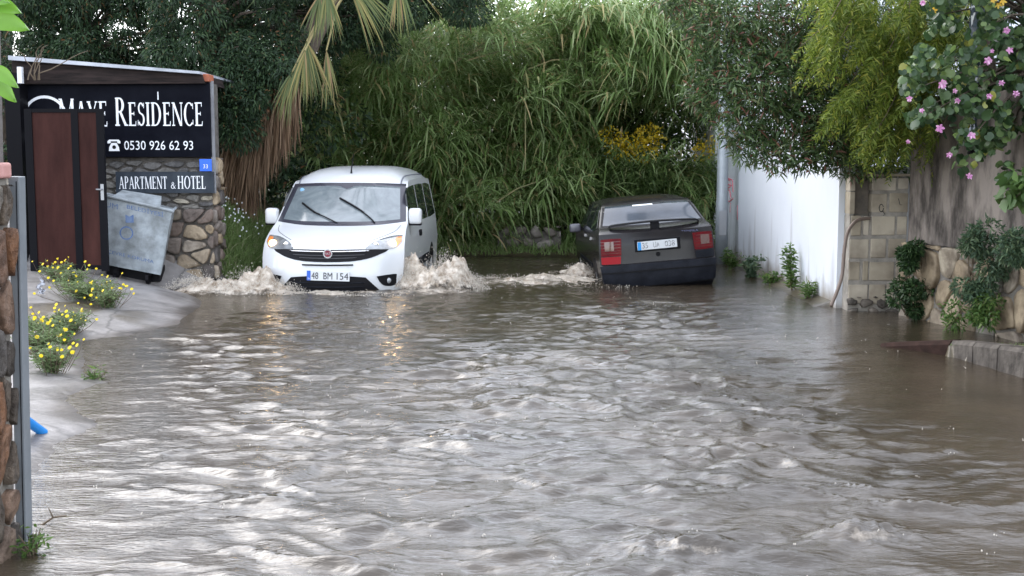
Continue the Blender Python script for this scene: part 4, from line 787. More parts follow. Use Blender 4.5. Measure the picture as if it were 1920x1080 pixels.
# concrete block pier
by = 13.1; bx0 = at(1590, 500, by).x; bxm = at(1629, 500, by).x; bx1 = at(1699, 500, by).x; bz1 = at(960, 331, by).z
G = empty('block_pier', (bx0, by, 0), 'weathered pier of pale concrete blocks with a niche, ending the white wall', 'pier')
bm_ = islandmat('concrete_block', [(0, (.34, .29, .21)), (.5, (.44, .38, .29)), (1, (.54, .48, .39))], .75, .4, 6, .7)
mb = MB(); ch = .25; z = .06; k = 0
W_ = bx1 - bx0; wm_ = bxm - bx0; nz0, nz1 = at(960, 402, by).z, at(960, 338, by).z
mb2 = MB().box((.006, .0, -.3), (W_ - .006, .22, nz0 - .02)); mb2.box((wm_ + .02, .0, nz0 - .02), (W_ - .012, .22, bz1 - .012)); mb2.box((.012, .14, nz0 - .02), (wm_ + .02, .22, bz1 - .012)); mb2.box((.004, .02, nz0 - .02), (.05, .14, bz1 - .012)); mb2.build('mortar_core', mat('grey_mortar', (.2, .185, .16), .8, col2=(.36, .325, .28), nscale=6, bump=.5), G)
while z < bz1 - .05:
    z2 = min(z + ch, bz1); xsb = [.0, wm_, W_ * .66, W_] if k % 2 == 0 else [0, wm_ * .62, wm_, W_ * .8, W_]
    for a_, b2 in zip(xsb[:-1], xsb[1:]):
        if b2 <= wm_ + .001 and z2 > nz0 + .02 and z < nz1: 
            if a_ < .001: mb.box((0, -.0, z + .006), (.055, .2, z2 - .006), bev=.006)
            continue
        mb.box((a_ + random.uniform(.006, .02), random.uniform(-.016, -.004), z + random.uniform(.01, .03)), (b2 - random.uniform(.006, .02), .2, z2 - random.uniform(.01, .03)), bev=.009)
    z = z2; k += 1
mb.box((-.01, -.02, bz1), (W_ + .01, .24, bz1 + .03), bev=.006)
mb.build('blocks', bm_, G)
MB().box((.055, .1, nz0), (wm_ - .002, .139, nz1)).build('niche_door', mat('niche', (.10, .085, .07), .7, col2=(.17, .14, .11), nscale=8), G)
nl = mat('black_spray', (.02, .02, .02), .6)
mb = MB(); 
def bl(px, py): p = at(px, py, by); return (p.x - bx0, -.009, p.z)
mb.tube([bl(1652 + 4 * cos(a_), 390 - 7 * sin(a_)) for a_ in np.linspace(.3, 2 * pi, 14)], .005, 4); mb.tube([bl(1655, 396), bl(1659, 402), bl(1656, 404)], .004, 4); mb.tube([bl(1684, 372), bl(1687, 384), bl(1691, 384)], .005, 4)
mb.build('painted_digits', nl, G)
mb = MB(); place(rubble(W_ + .02, .34, .17, .12, .03, .06, 33), face(0, -.0, W_ + .02, -.0, -.2)); r_ = place(rubble(W_ + .02, .36, .17, .12, .03, .06, 33), face(0, 0, W_, 0, -.2)); r_.build('footing_stones', islandmat('dirty_footing', [(0, (.08, .07, .06)), (1, (.2, .17, .14))], .8), G, True)
# hose
pts = curve([(1631, 409), (1615, 411), (1602, 417), (1589, 437), (1583, 470), (1579, 515), (1570, 545), (1558, 574)], 5)
hp = [at(p[0], p[1], by - .06 - .35 * (i / len(pts))) for i, p in enumerate(pts)]
G = mb = MB().tube(hp, .019, 10); tag(mb.build('hose', mat('tan_hose', (.17, .125, .10), .5), None, True), 'thick brown hose curving from the pier niche down into the flood water', 'hose')
# wall behind pier
o = MB().box((bx0 + .1, by + .35, -.2), (bx1 + .35, by + .55, at(960, 312, by + .35).z)).build('low_wall', mat('pale_grey_render', (.4, .41, .43), .6, col2=(.3, .3, .31), nscale=4)); tag(o, 'pale grey wall top showing just behind the block pier', 'wall')
# grey rendered wall with rubble base
ax, ay = 4.16, 12.75; bx, by2 = 5.55, 7.6
L_ = math.hypot(bx - ax, by2 - ay); zst = .78
G = empty('retaining_wall', (ax, ay, 0), 'tall damp grey rendered wall on a base of cream rubble stone at the right', 'wall')
F4 = Matrix.Translation((-ax, -ay, 0)) @ face(ax, ay, bx, by2)
gw = mat('damp_render', (.065, .055, .048), .7, spec=.25, col2=(.30, .255, .22), nscale=2.6, noise=.2, bump=.25, bscale=9, stretch=(1.6, 1.6, .55), detail=10)
mb = MB().box((0, .06, zst), (L_, .3, 2.3), F4); mb.box((0, .0, zst + .6), (0.001, .001, zst + .601), F4); mb.build('render', gw, G)
MB().box((0, .0, -.3), (L_, .34, zst - .01), F4).build('base_core', M['mortar'], G)
cream = islandmat('cream_stone', [(0, (.30, .23, .15)), (.4, (.42, .33, .22)), (.7, (.26, .22, .18)), (.85, (.5, .42, .31)), (1, (.16, .15, .14))], .65, .6, 14, .75)
place(rubble(L_, zst + .3, .24, .32, .028, .045, 44, .46, ANG), F4 @ Matrix.Translation((0, .0, -.3))).build('rubble_base', cream, G, True)
# block end of wall
# kerb
kb = [on(1648, 648, .0), on(1780, 668, .0), on(1862, 691), on(1920, 710), Vector((4.45, 7.6, 0)), Vector((5.1, 6.2, 0))]
hz_ = [.012, .135, .19, .235, .26, .27]
G = empty('kerb', kb[1], 'stone kerb rising out of the flood at the right edge, reddish at its low end', 'kerb'); 
km = mat('kerb_concrete', (.025, .022, .02), .8, col2=(.13, .115, .10), nscale=9, noise=.4, bump=.6, bscale=20, spec=.1, stretch=(1, 1, .4)); kr = mat('kerb_red', (.016, .010, .008), .85, spec=.1, col2=(.045, .025, .02), nscale=8, bump=.3)
seg = [(0, 1, 0, 1, kr, 'painted_ramp_stone')]
def kerbseg(p, q, h0, h1, m_, nm, bev=.012):
    d = (q - p).normalized(); nrm = Vector((-d.y, d.x, 0)); nrm = nrm if nrm.x > 0 else -nrm; o_ = kb[1]
    p = p + d * .006; q = q - d * .006; V = []
    for s_, h_ in ((p, h0), (q, h1)):
        V += [s_ - o_ + Vector((0, 0, -.3)), s_ - o_ + Vector((0, 0, h_ - .03)), s_ - o_ + nrm * .025 + Vector((0, 0, h_)), s_ - o_ + nrm * .16 + Vector((0, 0, h_)), s_ - o_ + nrm * .16 + Vector((0, 0, -.3))]
    F = [(0, 1, 6, 5), (1, 2, 7, 6), (2, 3, 8, 7), (3, 4, 9, 8), (0, 4, 3, 2, 1), (5, 6, 7, 8, 9)]
    auto(MB().add(V, F).build(nm, m_, G), 30)
kerbseg(kb[0], kb[1], .02, .13, kr, 'painted_ramp_stone')
pp = [kb[1], kb[1].lerp(kb[3], .33), kb[1].lerp(kb[3], .66), kb[3], kb[3].lerp(kb[4], .35), kb[3].lerp(kb[4], .7), kb[4], kb[5]]; hh = [.135, .17, .2, .225, .235, .245, .255, .26]
for i in range(len(pp) - 1): kerbseg(pp[i], pp[i + 1], hh[i], hh[i + 1], km, 'kerb_stone')
# rubble by the far bank
G = empty('rubble_wall', (.35, 20.75, 0), 'broken bit of rubble wall at the water edge under the reeds', 'stones')
MB().box((-.6, .03, -.2), (.5, .4, .42)).build('core', M['mortar_dark'], G)
place(rubble(1.05, .62, .27, .2, .05, .09, 55, .45), face(-.55, .03, .5, .03, -.1)).build('stones', islandmat('grey_river_stone', [(0, (.1, .085, .075)), (.6, (.2, .17, .15)), (1, (.28, .25, .23))], .6), G, True)

# ================================================================ foliage
def nrm(v): return v / np.maximum(np.linalg.norm(v, axis=-1, keepdims=True), 1e-6)
def ribbons(P_, D, Sd, L, W_, droop, prof, fold=0):
    """tapered leaf blades: P base, D direction, Sd side, all (N,3)"""
    n = len(P_); k = len(prof) - 1; V = np.zeros((n, k + 1, 2, 3)); L = L[:, None]; W_ = W_[:, None]
    for j in range(k + 1):
        t_ = j / k; c_ = P_ + D * L * t_; c_[:, 2] -= (droop * L[:, 0]) * t_ ** 2
        V[:, j, 0] = c_ - Sd * W_ * prof[j] / 2; V[:, j, 1] = c_ + Sd * W_ * prof[j] / 2
    base = np.arange(n)[:, None] * (k + 1) * 2 + np.arange(k)[None, :] * 2; base = base.ravel()
    return V.reshape(-1, 3), np.stack([base, base + 1, base + 3, base + 2], 1)
def join(parts):
    V = []; F = []; k = 0
    for v, f in parts: V.append(v); F.append(f + k); k += len(v)
    return np.concatenate(V), np.concatenate(F)
def rdir(n, r=RNG): return nrm(r.normal(size=(n, 3)))
def cloud(centres, radii, per, L, W_, droop=.2, prof=(.2, 1, .15), shell=.55, outw=.5, down=0., r=RNG, flat=1.0):
    """leaves scattered through several clumps; leaves point outward"""
    out = []
    for c_, rad, n in zip(centres, radii, per):
        n = int(n); d = rdir(n, r); q = (r.random(n) ** (1 / 3)) * (1 - shell) + shell * (.75 + .35 * r.random(n)); q = np.minimum(q, 1.15)[:, None]
        P_ = np.asarray(c_) + d * q * np.asarray(rad); D = nrm(d * outw + rdir(n, r) * (1 - outw) + np.array([0, 0, -down])); Sd = nrm(np.cross(D, rdir(n, r)))
        out.append(ribbons(P_, D, Sd, L * r.uniform(.6, 1.25, n), W_ * r.uniform(.7, 1.2, n), droop * r.uniform(.3, 1.2, n), prof))
    return join(out)
def branches(root, tips, r0, name, parent, m_, seed=1, thin=.006):
    rr = random.Random(seed); mb = MB(); root = Vector(root)
    for tp_ in tips:
        tp_ = Vector(tp_); mid = root.lerp(tp_, .5) + Vector((rr.uniform(-.15, .15), rr.uniform(-.15, .15), rr.uniform(.0, .3)))
        P_ = [root, root.lerp(mid, .5) + Vector((rr.uniform(-.05, .05), 0, .05)), mid, mid.lerp(tp_, .5) + Vector((0, 0, rr.uniform(0, .1))), tp_]
        mb.tube(P_, [r0, r0 * .7, r0 * .45, r0 * .25, thin], 6)
    return mb.build(name, m_, parent, True)

# ---- reed thicket
reedm = leafmat('reed_leaf', [(0, (.13, .20, .055)), (.35, (.21, .32, .105)), (.62, (.33, .45, .19)), (.86, (.45, .55, .29)), (.92, (.54, .48, .24)), (1, (.5, .37, .2))], .38, .55)
rr = np.random.default_rng(77)
def canes(n, bx_, by_, H, lean, dirang, seed, lf=.19, Lr=(.38, .62), tmin=.12, drop=.0):
    r = np.random.default_rng(seed); parts = []; ct = MB()
    for i in range(n):
        x0 = r.uniform(*bx_); y0 = r.uniform(*by_); h_ = r.uniform(*H); le = r.uniform(*lean); a_ = r.normal(*dirang)
        z0 = float(gz(np.array([x0]), np.array([y0]))[0]); m_ = 14; T = np.linspace(0, 1, m_)
        hx = cos(a_) * le * T ** 2.2; hy = sin(a_) * le * T ** 2.2; hz2 = z0 + h_ * (np.sin(T * pi / 2 * (1 + drop * r.random())) )
        C = np.stack([x0 + hx, y0 + hy, hz2], 1)
        if i % 7 == 0: ct.tube([Vector(c_) for c_ in C[::2]], [.013, .012, .011, .009, .007, .005, .004][:len(C[::2])], 4, False)
        seg = np.linalg.norm(np.diff(C, axis=0), axis=1); Ls = np.concatenate([[0], np.cumsum(seg)]); tot = Ls[-1]
        k = max(3, int(tot * (1 - tmin) / (lf * .5))); s_ = np.linspace(tot * tmin, tot, k) + r.normal(0, .03, k); s_ = np.clip(s_, 0, tot)
        P_ = np.stack([np.interp(s_, Ls, C[:, j]) for j in range(3)], 1); Tn = nrm(np.stack([np.interp(s_ + .1, Ls, C[:, j]) - np.interp(s_ - .1, Ls, C[:, j]) for j in range(3)], 1) + 1e-4)
        az = (np.arange(k) % 2) * pi + r.uniform(0, 2 * pi) + r.normal(0, .5, k)
        hd = np.stack([np.cos(az), np.sin(az), np.zeros(k)], 1); D = nrm(Tn * .75 + hd * .75); Sd = nrm(np.cross(D, np.array([0, 0, 1.]) + rdir(k, r) * .35))
        fade = np.clip(1.15 - .5 * (s_ / tot) ** 3, .4, 1)
        parts.append(ribbons(P_, D, Sd, r.uniform(*Lr, k) * fade, r.uniform(.022, .045, k) * fade, r.uniform(.35, 1.1, k), (.6, 1, .75, .06)))
    return parts, ct
parts = []; CT = []
for a in [(120, (-4.2, 1.2), (21.0, 22.2), (1.0, 3.2), (.2, .9), (-1.6, .6), 1),
          (200, (-4.2, 1.6), (21.3, 23.5), (2.6, 3.8), (.4, 1.6), (-1.45, .7), 2),
          (330, (-3.6, 3.0), (22.0, 24.5), (3.1, 3.8), (.5, 1.8), (-1.2, .8), 3),
          (170, (-.3, 1.5), (21.0, 22.6), (3.0, 4.0), (1.8, 3.4), (-.35, .3), 4),
          (110, (-.4, 1.4), (20.9, 22.2), (3.2, 4.0), (1.4, 2.8), (-.5, .35), 6),
          (60, (-2.2, .8), (20.8, 21.5), (.4, 1.2), (.2, .8), (-1.4, .7), 5)]:
    p_, c_ = canes(a[0], a[1], a[2], a[3], a[4], a[5], a[6], drop=.45 if a[6] == 4 else .2); parts += p_; CT.append(c_)
r = np.random.default_rng(99); n = 4600; px = r.uniform(535, 1345, n); py = r.uniform(-12, 460, n)
hole = ((px > 1120) & (py > 205 + 25 * np.sin(px * .03)) & (py < 300)) | ((px > 1000) & (py > 320) & (r.random(n) < .5)) | ((px < 640) & (py < 150) & (r.random(n) < .7)); px, py = px[~hole], py[~hole]
for a_, b2 in zip(px, py):
    bulge = .5 + .5 * math.sin(a_ * .021 + b2 * .013) * math.sin(a_ * .009 - b2 * .027 + 1); Yc = 21.7 - 1.1 * 1.3 * bulge + r.uniform(-.2, .9) - (.5 if b2 < 190 else 0)
    sz = r.uniform(.7, 1.35); c_ = np.array(at(a_, b2, Yc)[:]); k = r.integers(7, 14); fl_ = math.sin(a_ * .013 + 2) * .7 + math.sin(b2 * .02 + a_ * .006) * .5; ax_ = nrm(np.array([fl_ + r.normal(.1, .45), r.normal(-.6, .4), r.normal(.25, .4)])); t_ = np.linspace(0, .5, k)
    P_ = c_ + ax_ * t_[:, None]; hd = nrm(r.normal(0, 1, (k, 3)) * np.array([1, 1, .6])); D = nrm(ax_ * .8 + hd * .55 + np.array([0, 0, .15])); Sd = nrm(np.cross(D, np.array([0, 0, 1.]) + rdir(k, r) * .5))
    parts.append(ribbons(P_, D, Sd, r.uniform(.18, .45, k) * sz, r.uniform(.014, .032, k) * sz, r.uniform(.05, .9, k), (.6, 1, .7, .06)))
for a_, b2 in zip(r.uniform(560, 1345, 900), r.uniform(-5, 430, 900)):
    if a_ > 1110 and 215 < b2 < 310: continue
    c_ = np.array(at(a_, b2, r.uniform(22.6, 23.6))[:]); k = 12; D = nrm(rdir(k, r) + np.array([0, 0, .3])); parts.append(ribbons(np.repeat(c_[None], k, 0), D, nrm(np.cross(D, rdir(k, r))), r.uniform(.3, .6, k), r.uniform(.03, .06, k), r.uniform(.2, .9, k), (.6, 1, .7, .06)))
V_, F_ = join(parts); reed = obj('reed_thicket', V_, F_, reedm, None, False)
tag(reed, 'huge thicket of giant reeds with arching green and yellowed leaves behind the cars', 'reeds', None, 'stuff')
cm = MB()
for c_ in CT: cm.add(c_.v, c_.f)
# (denser dark leaf mass deeper inside the thicket)
# long straw canes seen against the leaves
r = random.Random(12)
for (x0, y0, x1, y1) in ((860, 110, 1100, 20), (850, 120, 960, 60), (870, 115, 1010, 90), (985, 150, 985, 320), (930, 380, 1010, 340), (990, 130, 1080, 110)):
    a_ = at(x0, y0, 20.3); b2 = at(x1, y1, 20.2); mid = a_.lerp(b2, .5) + Vector((0, -.05, .06)); cm.tube([a_, mid, b2], [.014, .012, .008], 5)
cs = cm.build('reed_canes', mat('reed_cane', (.10, .12, .05), .6, col2=(.34, .28, .14), nscale=3), reed); cs['kind'] = 'stuff'
# ---- undergrowth beyond the opening with yellow bloom
ug = leafmat('undergrowth', [(0, (.07, .12, .04)), (.5, (.12, .19, .06)), (1, (.17, .24, .08))], .5, .4)
r = np.random.default_rng(31); cs_ = [(r.uniform(1.2, 3.9), r.uniform(20.9, 22.2), r.uniform(.1, 1.55)) for _ in range(60)] + [(r.uniform(1.0, 4.6), r.uniform(22.2, 23.2), r.uniform(1.2, 3.6)) for _ in range(40)]
V_, F_ = cloud(cs_, [np.array([.4, .35, .35])] * 100, [330] * 100, .13, .03, .3, (.2, 1, .5, .1), r=r)
G = obj('shrub_bank', V_, F_, ug); tag(G, 'tangled green shrubs seen through the gap under the arching reeds', 'shrubs', None, 'stuff')
r = np.random.default_rng(32); cs_ = [tuple(at(r.uniform(1140, 1230), r.uniform(245, 292), r.uniform(20.7, 21.3))) for _ in range(30)] + [tuple(at(r.uniform(1290, 1335), r.uniform(262, 290), 21.1)) for _ in range(5)]
V_, F_ = cloud(cs_, [np.array([.2, .2, .14])] * 35, [34] * 35, .05, .035, .1, (.4, 1, .4), r=r)
o = obj('yellow_shrub', V_, F_, leafmat('yellow_bloom', [(0, (.6, .44, .02)), (.6, (.85, .62, .04)), (1, (.85, .7, .16))], .6, .5)); tag(o, 'bright yellow flowering shrub glimpsed through the gap under the reeds', 'shrub')
# ---- dark conifers on the left
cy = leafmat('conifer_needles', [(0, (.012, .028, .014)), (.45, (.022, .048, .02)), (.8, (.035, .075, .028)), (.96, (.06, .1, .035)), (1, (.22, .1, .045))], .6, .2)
def conifer(x, y, z0, z1, rad, n, seed, label, low=1.2):
    r = np.random.default_rng(seed); G = empty('conifer_tree', (x, y, z0), label, 'tree', 'dark conifers behind the hotel sign')
    MB().tube([(0, 0, -.3), (.05, .05, (z1 - z0) * .5), (0, 0, z1 - z0)], [.2, .14, .03], 10).build('trunk', M['bark'], G, True)
    cs_ = []; rd = []; tips = []
    for k in range(n):
        u_ = r.random() ** .8; z = low + (z1 - z0 - low) * u_; a_ = r.uniform(0, 2 * pi); q = rad * (1 - .55 * u_) * r.uniform(.35, 1.0)
        cs_.append((cos(a_) * q, sin(a_) * q, z)); s_ = r.uniform(.22, .48); rd.append(np.array([s_, s_, s_ * .75])); tips.append(cs_[-1])
    V_, F_ = cloud(cs_, rd, [230 * (k_[0] / .35) ** 1.3 for k_ in rd], .085, .024, .35, (.5, 1, .2), shell=.5, r=r)
    V2, F2 = cloud(cs_, [k_ * .8 for k_ in rd], [60] * n, .2, .05, .5, (.5, 1, .2), r=r)
    V_, F_ = join([(V_, F_), (V2, F2)])
    obj('crown', V_, F_, cy, G)
    mb = MB()
    for tp_ in tips[::2]: mb.tube([(0, 0, tp_[2] * .85), (tp_[0] * .5, tp_[1] * .5, tp_[2] * .9 + .05), tp_], [.04, .025, .008], 5)
    mb.build('limbs', M['bark'], G)
    return G
conifer(-11.5, 19.5, .5, 6, 2.4, 60, 6, 'dark conifer far to the left beyond the gate, outermost of the row', low=.6)
conifer(-8.8, 21, .5, 6, 2.0, 50, 5, 'dark conifer behind the near stone pillar', low=1)
conifer(-2.4, 23.2, .8, 5.3, 1.3, 60, 4, 'dark conifer rising behind the reeds above the white van', low=2.4)
def hang(x, Y, lst, label, seed):
    r = np.random.default_rng(seed); G = empty('conifer_tree', (x, Y, .6), label, 'tree', 'dark conifers behind the hotel sign'); gl = np.array(G.location)
    MB().tube([(0, 0, -.3), (.05, .05, 3), (0, 0, 7)], [.2, .14, .03], 10).build('trunk', M['bark'], G, True)
    cs_ = []; rd = []
    for (x0, x1, y0, y1, n) in lst:
        for _ in range(n): cs_.append(np.array(at(r.uniform(x0, x1), r.uniform(y0, y1), Y + r.uniform(-.9, .9))) - gl); s_ = r.uniform(.2, .42); rd.append(np.array([s_, s_, s_ * .8]))
    V_, F_ = join([cloud(cs_, rd, [620 * (k_[0] / .35) ** 1.5 for k_ in rd], .055, .022, .3, (.5, 1, .2), shell=.5, down=.2, r=r), cloud(cs_, [k_ * .85 for k_ in rd], [60] * len(rd), .12, .02, .5, (.5, 1, .2), down=.3, r=r)])
    obj('crown', V_, F_, cy, G); mb = MB()
    for tp_ in cs_[::3]: mb.tube([(0, 0, tp_[2] * .85), (tp_[0] * .5, tp_[1] * .5, tp_[2] * .95 + .1), tuple(tp_)], [.04, .025, .008], 5)
    mb.build('limbs', M['bark'], G)
hang(-6.6, 18.6, [(20, 340, -100, 150, 110)], 'dark conifer furthest left, behind the grey roof edge', 1)
hang(-4.4, 17.7, [(300, 560, -90, 140, 80), (385, 505, 100, 225, 34), (395, 450, 210, 250, 6)], 'dark conifer just right of the black sign with branches hanging low', 2)
hang(-4.9, 19.4, [(520, 640, -50, 120, 26), (600, 900, -70, 30, 56), (620, 720, 20, 90, 14)], 'dark conifer standing behind the palm', 3)
# ivy-ish low dark fill under conifers
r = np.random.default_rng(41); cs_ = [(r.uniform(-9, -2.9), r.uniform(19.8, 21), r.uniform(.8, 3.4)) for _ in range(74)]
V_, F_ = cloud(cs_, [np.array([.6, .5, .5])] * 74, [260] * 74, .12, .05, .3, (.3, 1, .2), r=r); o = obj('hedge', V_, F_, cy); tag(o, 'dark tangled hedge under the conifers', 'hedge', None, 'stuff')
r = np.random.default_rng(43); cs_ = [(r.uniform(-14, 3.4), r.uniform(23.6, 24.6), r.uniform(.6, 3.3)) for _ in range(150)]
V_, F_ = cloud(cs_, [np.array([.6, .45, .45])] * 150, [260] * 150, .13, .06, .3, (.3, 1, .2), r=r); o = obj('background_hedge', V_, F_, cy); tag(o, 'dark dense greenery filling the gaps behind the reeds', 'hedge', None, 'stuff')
# ---- palm with a skirt of dead fronds
pb = at(455, 380, 18.0); pt_ = at(640, -60, 18.2)
G = empty('fan_palm', (pb.x, 18.0, .9), 'leaning fan palm with a long brown skirt of dead fronds left of the white van', 'palm tree')
ax0 = Vector((-.05, .1, -.3)); tr = [ax0, at(440, 330, 17.9) - G.location, at(472, 255, 17.8) - G.location, at(525, 180, 17.8) - G.location, at(585, 70, 17.9) - G.location, at(640, -60, 18.0) - G.location]
MB().tube(curve(tr, 4), [.16] * 21, 12).build('trunk', M['bark'], G, True)
tc_ = curve(tr, 12)[4:]; r = np.random.default_rng(51); parts = []
dead = leafmat('dead_frond', [(0, (.10, .058, .035)), (.4, (.19, .12, .072)), (.8, (.29, .19, .12)), (1, (.38, .28, .19))], .8, .2)
n = 7500; ii = r.integers(0, int(len(tc_) * .60), n); C = np.array([tc_[i][:] for i in ii]); a_ = r.uniform(0, 2 * pi, n); q = r.uniform(.08, .34, n)
P_ = C + np.stack([np.cos(a_) * q - .05, np.sin(a_) * q * .8, r.uniform(0, .25, n)], 1); D = nrm(np.stack([np.cos(a_) * .14 - .17, np.sin(a_) * .1, -np.ones(n)], 1) + r.normal(0, .07, (n, 3))); Sd = nrm(np.cross(D, rdir(n, r)))
parts.append(ribbons(P_, D, Sd, r.uniform(.35, .95, n), r.uniform(.012, .038, n), r.uniform(0, .1, n), (.6, 1, .7, .1)))
V_, F_ = join(parts); obj('dead_frond_skirt', V_, F_, dead, G)
def fan(c_, d_, Lr, spread, n, r, droop=.35):
    d_ = nrm(np.array(d_, float)); up = np.array([.1, -1, .2]); s_ = nrm(np.cross(d_, up)); A_ = np.linspace(-spread, spread, n) + r.normal(0, .03, n)
    D = nrm(d_[None] * np.cos(A_)[:, None] + s_[None] * np.sin(A_)[:, None] + r.normal(0, .04, (n, 3))); Sd = nrm(np.cross(D, up[None] + r.normal(0, .2, (n, 3))))
    P_ = np.repeat(np.array(c_)[None], n, 0); return ribbons(P_, D, Sd, Lr * r.uniform(.8, 1.05, n), np.full(n, .024), droop * r.uniform(.5, 1.3, n), (.35, 1, .8, .5, .05))
fr_ = leafmat('fan_frond', [(0, (.07, .11, .035)), (.4, (.13, .17, .06)), (.7, (.25, .24, .08)), (.85, (.34, .28, .1)), (1, (.3, .19, .1))], .5, .4)
parts = []; gl = np.array(G.location)
mbp = MB(); crown = np.array(at(655, -25, 18.0)) - gl
for (px, py, dx, dz, L, sp_, n) in ((575, 78, .28, -1, .66, .30, 22), (612, 95, .12, -1, .62, .2, 18), (572, 95, -.25, -1, .6, .32, 18), (612, -25, .1, -1, .60, .35, 20), (650, -38, .9, -1, .9, .34, 24), (745, -40, .1, -1, .62, .35, 20), (600, -10, -.3, -1, .5, .4, 18), (548, 135, -.35, -1, .55, .25, 16), (700, -90, 1, .2, 1.2, .8, 26), (600, -110, -1, .3, 1.2, .8, 26), (650, -130, 0, 1, 1.3, .8, 26)):
    c_ = np.array(at(px, py, 16.7 + r.uniform(-.15, .2))) - gl; parts.append(fan(c_, (dx, -.15, dz), L, sp_, n, r)); mbp.tube([Vector(crown), Vector((crown + c_) / 2) + Vector((0, -.1, .15)), Vector(c_)], [.025, .018, .012], 5)
V_, F_ = join(parts); obj('fronds', V_, F_, fr_, G); mbp.build('frond_stalks', mat('stalk', (.24, .2, .08), .6), G)
# ---- grass bank left of van
def grass(name, xr, yr, n, L, W_, m_, label, seed, cat='grass', kind='stuff', lean=.35, mask=None):
    r = np.random.default_rng(seed); x = r.uniform(*xr, n); y = r.uniform(*yr, n)
    if mask is not None: k = mask(x, y, r); x, y = x[k], y[k]; n = len(x)
    z = gz(x, y); P_ = np.stack([x, y, z - .01], 1); D = nrm(np.stack([r.normal(0, lean, n), r.normal(-.1, lean, n), np.ones(n)], 1)); Sd = nrm(np.cross(D, rdir(n, r)))
    V_, F_ = ribbons(P_, D, Sd, r.uniform(*L, n), r.uniform(*W_, n), r.uniform(.1, .7, n), (1, .8, .5, .08)); o = obj(name, V_, F_, m_); return tag(o, label, cat, None, kind)
gm1 = leafmat('bank_grass', [(0, (.09, .15, .045)), (.5, (.16, .24, .08)), (.9, (.24, .32, .13)), (1, (.38, .37, .22))], .55, .45)
gmb = leafmat('bright_bank_grass', [(0, (.13, .21, .06)), (.5, (.22, .32, .11)), (.9, (.3, .39, .17)), (1, (.42, .4, .25))], .55, .5)
grass('bank_grass', (-6.0, -3.35), (15.9, 18.6), 46000, (.12, .34), (.008, .018), gmb, 'pale green grassy bank between the stone pillar and the white van', 61, mask=lambda x, y, r: gz(x, y) > .04)
grass('far_bank_grass', (-3.4, 3.3), (20.5, 21.4), 7000, (.1, .35), (.01, .02), gmb, 'grass along the far water edge under the reeds', 62, mask=lambda x, y, r: gz(x, y) > .0)
grass('kerb_grass', (3.4, 4.6), (8.6, 10.5), 1500, (.02, .07), (.003, .006), gm1, 'sparse grass on the soil strip behind the kerb', 63, mask=lambda x, y, r: (gz(x, y) > .02) & (vnoise(x * 3, y * 3, 5) > .45))
# white specks of blossom in bank grass
r = random.Random(6); mb = MB()
for k in range(160):
    x = r.uniform(-5.3, -3.6); y = r.uniform(16.4, 17.6); z = float(gz(np.array([x]), np.array([y]))[0]) + r.uniform(.2, .36); mb.sphere((x, y, z), .013, 5, 3)
o = mb.build('white_wildflowers', M['letter']); tag(o, 'tiny white wildflowers dotting the grassy bank', 'wildflowers', None, 'stuff')

# ---- weeds: generic upright bushy plant
def plant(name, x, y, z, h_, rad, n, L, W_, m_, label, cat='plant', seed=1, group=None, stems=8, droop=.3, prof=(.2, 1, .15), down=0):
    r = np.random.default_rng(seed); G = empty(name, (x, y, z), label, cat, group); parts = []; mb = MB()
    for k in range(stems):
        a_ = r.uniform(0, 2 * pi); q = rad * r.random() ** .5; hh_ = h_ * r.uniform(.55, 1.0); top = np.array([cos(a_) * q, sin(a_) * q, hh_]); m_n = max(3, n // stems)
        t_ = r.uniform(.12, 1, m_n); P_ = top[None] * t_[:, None]; P_[:, :2] *= t_[:, None] ** .3; P_ += r.normal(0, .02, P_.shape)
        D = nrm(np.stack([r.normal(0, .8, m_n), r.normal(0, .8, m_n), r.uniform(-.2, .8, m_n) - down], 1)); Sd = nrm(np.cross(D, rdir(m_n, r)))
        parts.append(ribbons(P_, D, Sd, L * r.uniform(.5, 1.2, m_n), W_ * r.uniform(.7, 1.2, m_n), droop * r.uniform(.2, 1.2, m_n), prof))
        mb.tube([(0, 0, -.03), tuple(top * .5 * np.array([.8, .8, 1])), tuple(top)], [.005, .004, .002], 4)
    V_, F_ = join(parts); obj('leaves', V_, F_, m_, G); mb.build('stems', M['twig'], G); return G
lf1 = leafmat('weed_leaf', [(0, (.05, .10, .025)), (.5, (.09, .17, .04)), (.9, (.15, .24, .06)), (1, (.26, .26, .1))], .5, .4)
lf2 = leafmat('dark_bush_leaf', [(0, (.015, .035, .012)), (.5, (.03, .065, .022)), (1, (.06, .11, .035))], .5, .3)
lf3 = leafmat('blue_weed_leaf', [(0, (.05, .09, .055)), (.6, (.09, .15, .08)), (1, (.15, .2, .1))], .5, .35)
def onw(px, py): p = on(px, py); return p.x, p.y
WE = [(1512, 548, .75, .12, 420, 'tallest yellow green weed spike against the white wall', .09, .022), (1418, 520, .3, .24, 500, 'round leafy weed clump at the foot of the white wall', .07, .04), (1378, 505, .32, .14, 260, 'thin weed beside the lamp post foot', .09, .02), (1455, 533, .16, .2, 220, 'low weeds between the round clump and the tall spike', .06, .03), (1540, 562, .22, .14, 260, 'drooping weed beside the brown hose', .1, .014), (1365, 497, .2, .1, 150, 'small dark tuft nearest the lamp post', .07, .02)]
for i, (px, py, h_, rad, n, lb, L, W_) in enumerate(WE):
    x, y = onw(px, py); x = min(x, 3.55); plant('weed', x - rad * .3, y, .0, h_, rad, n, L, W_, lf1 if i != 1 else lf3, lb, 'weed', 70 + i, 'weeds along the white wall', stems=7 if i else 5)
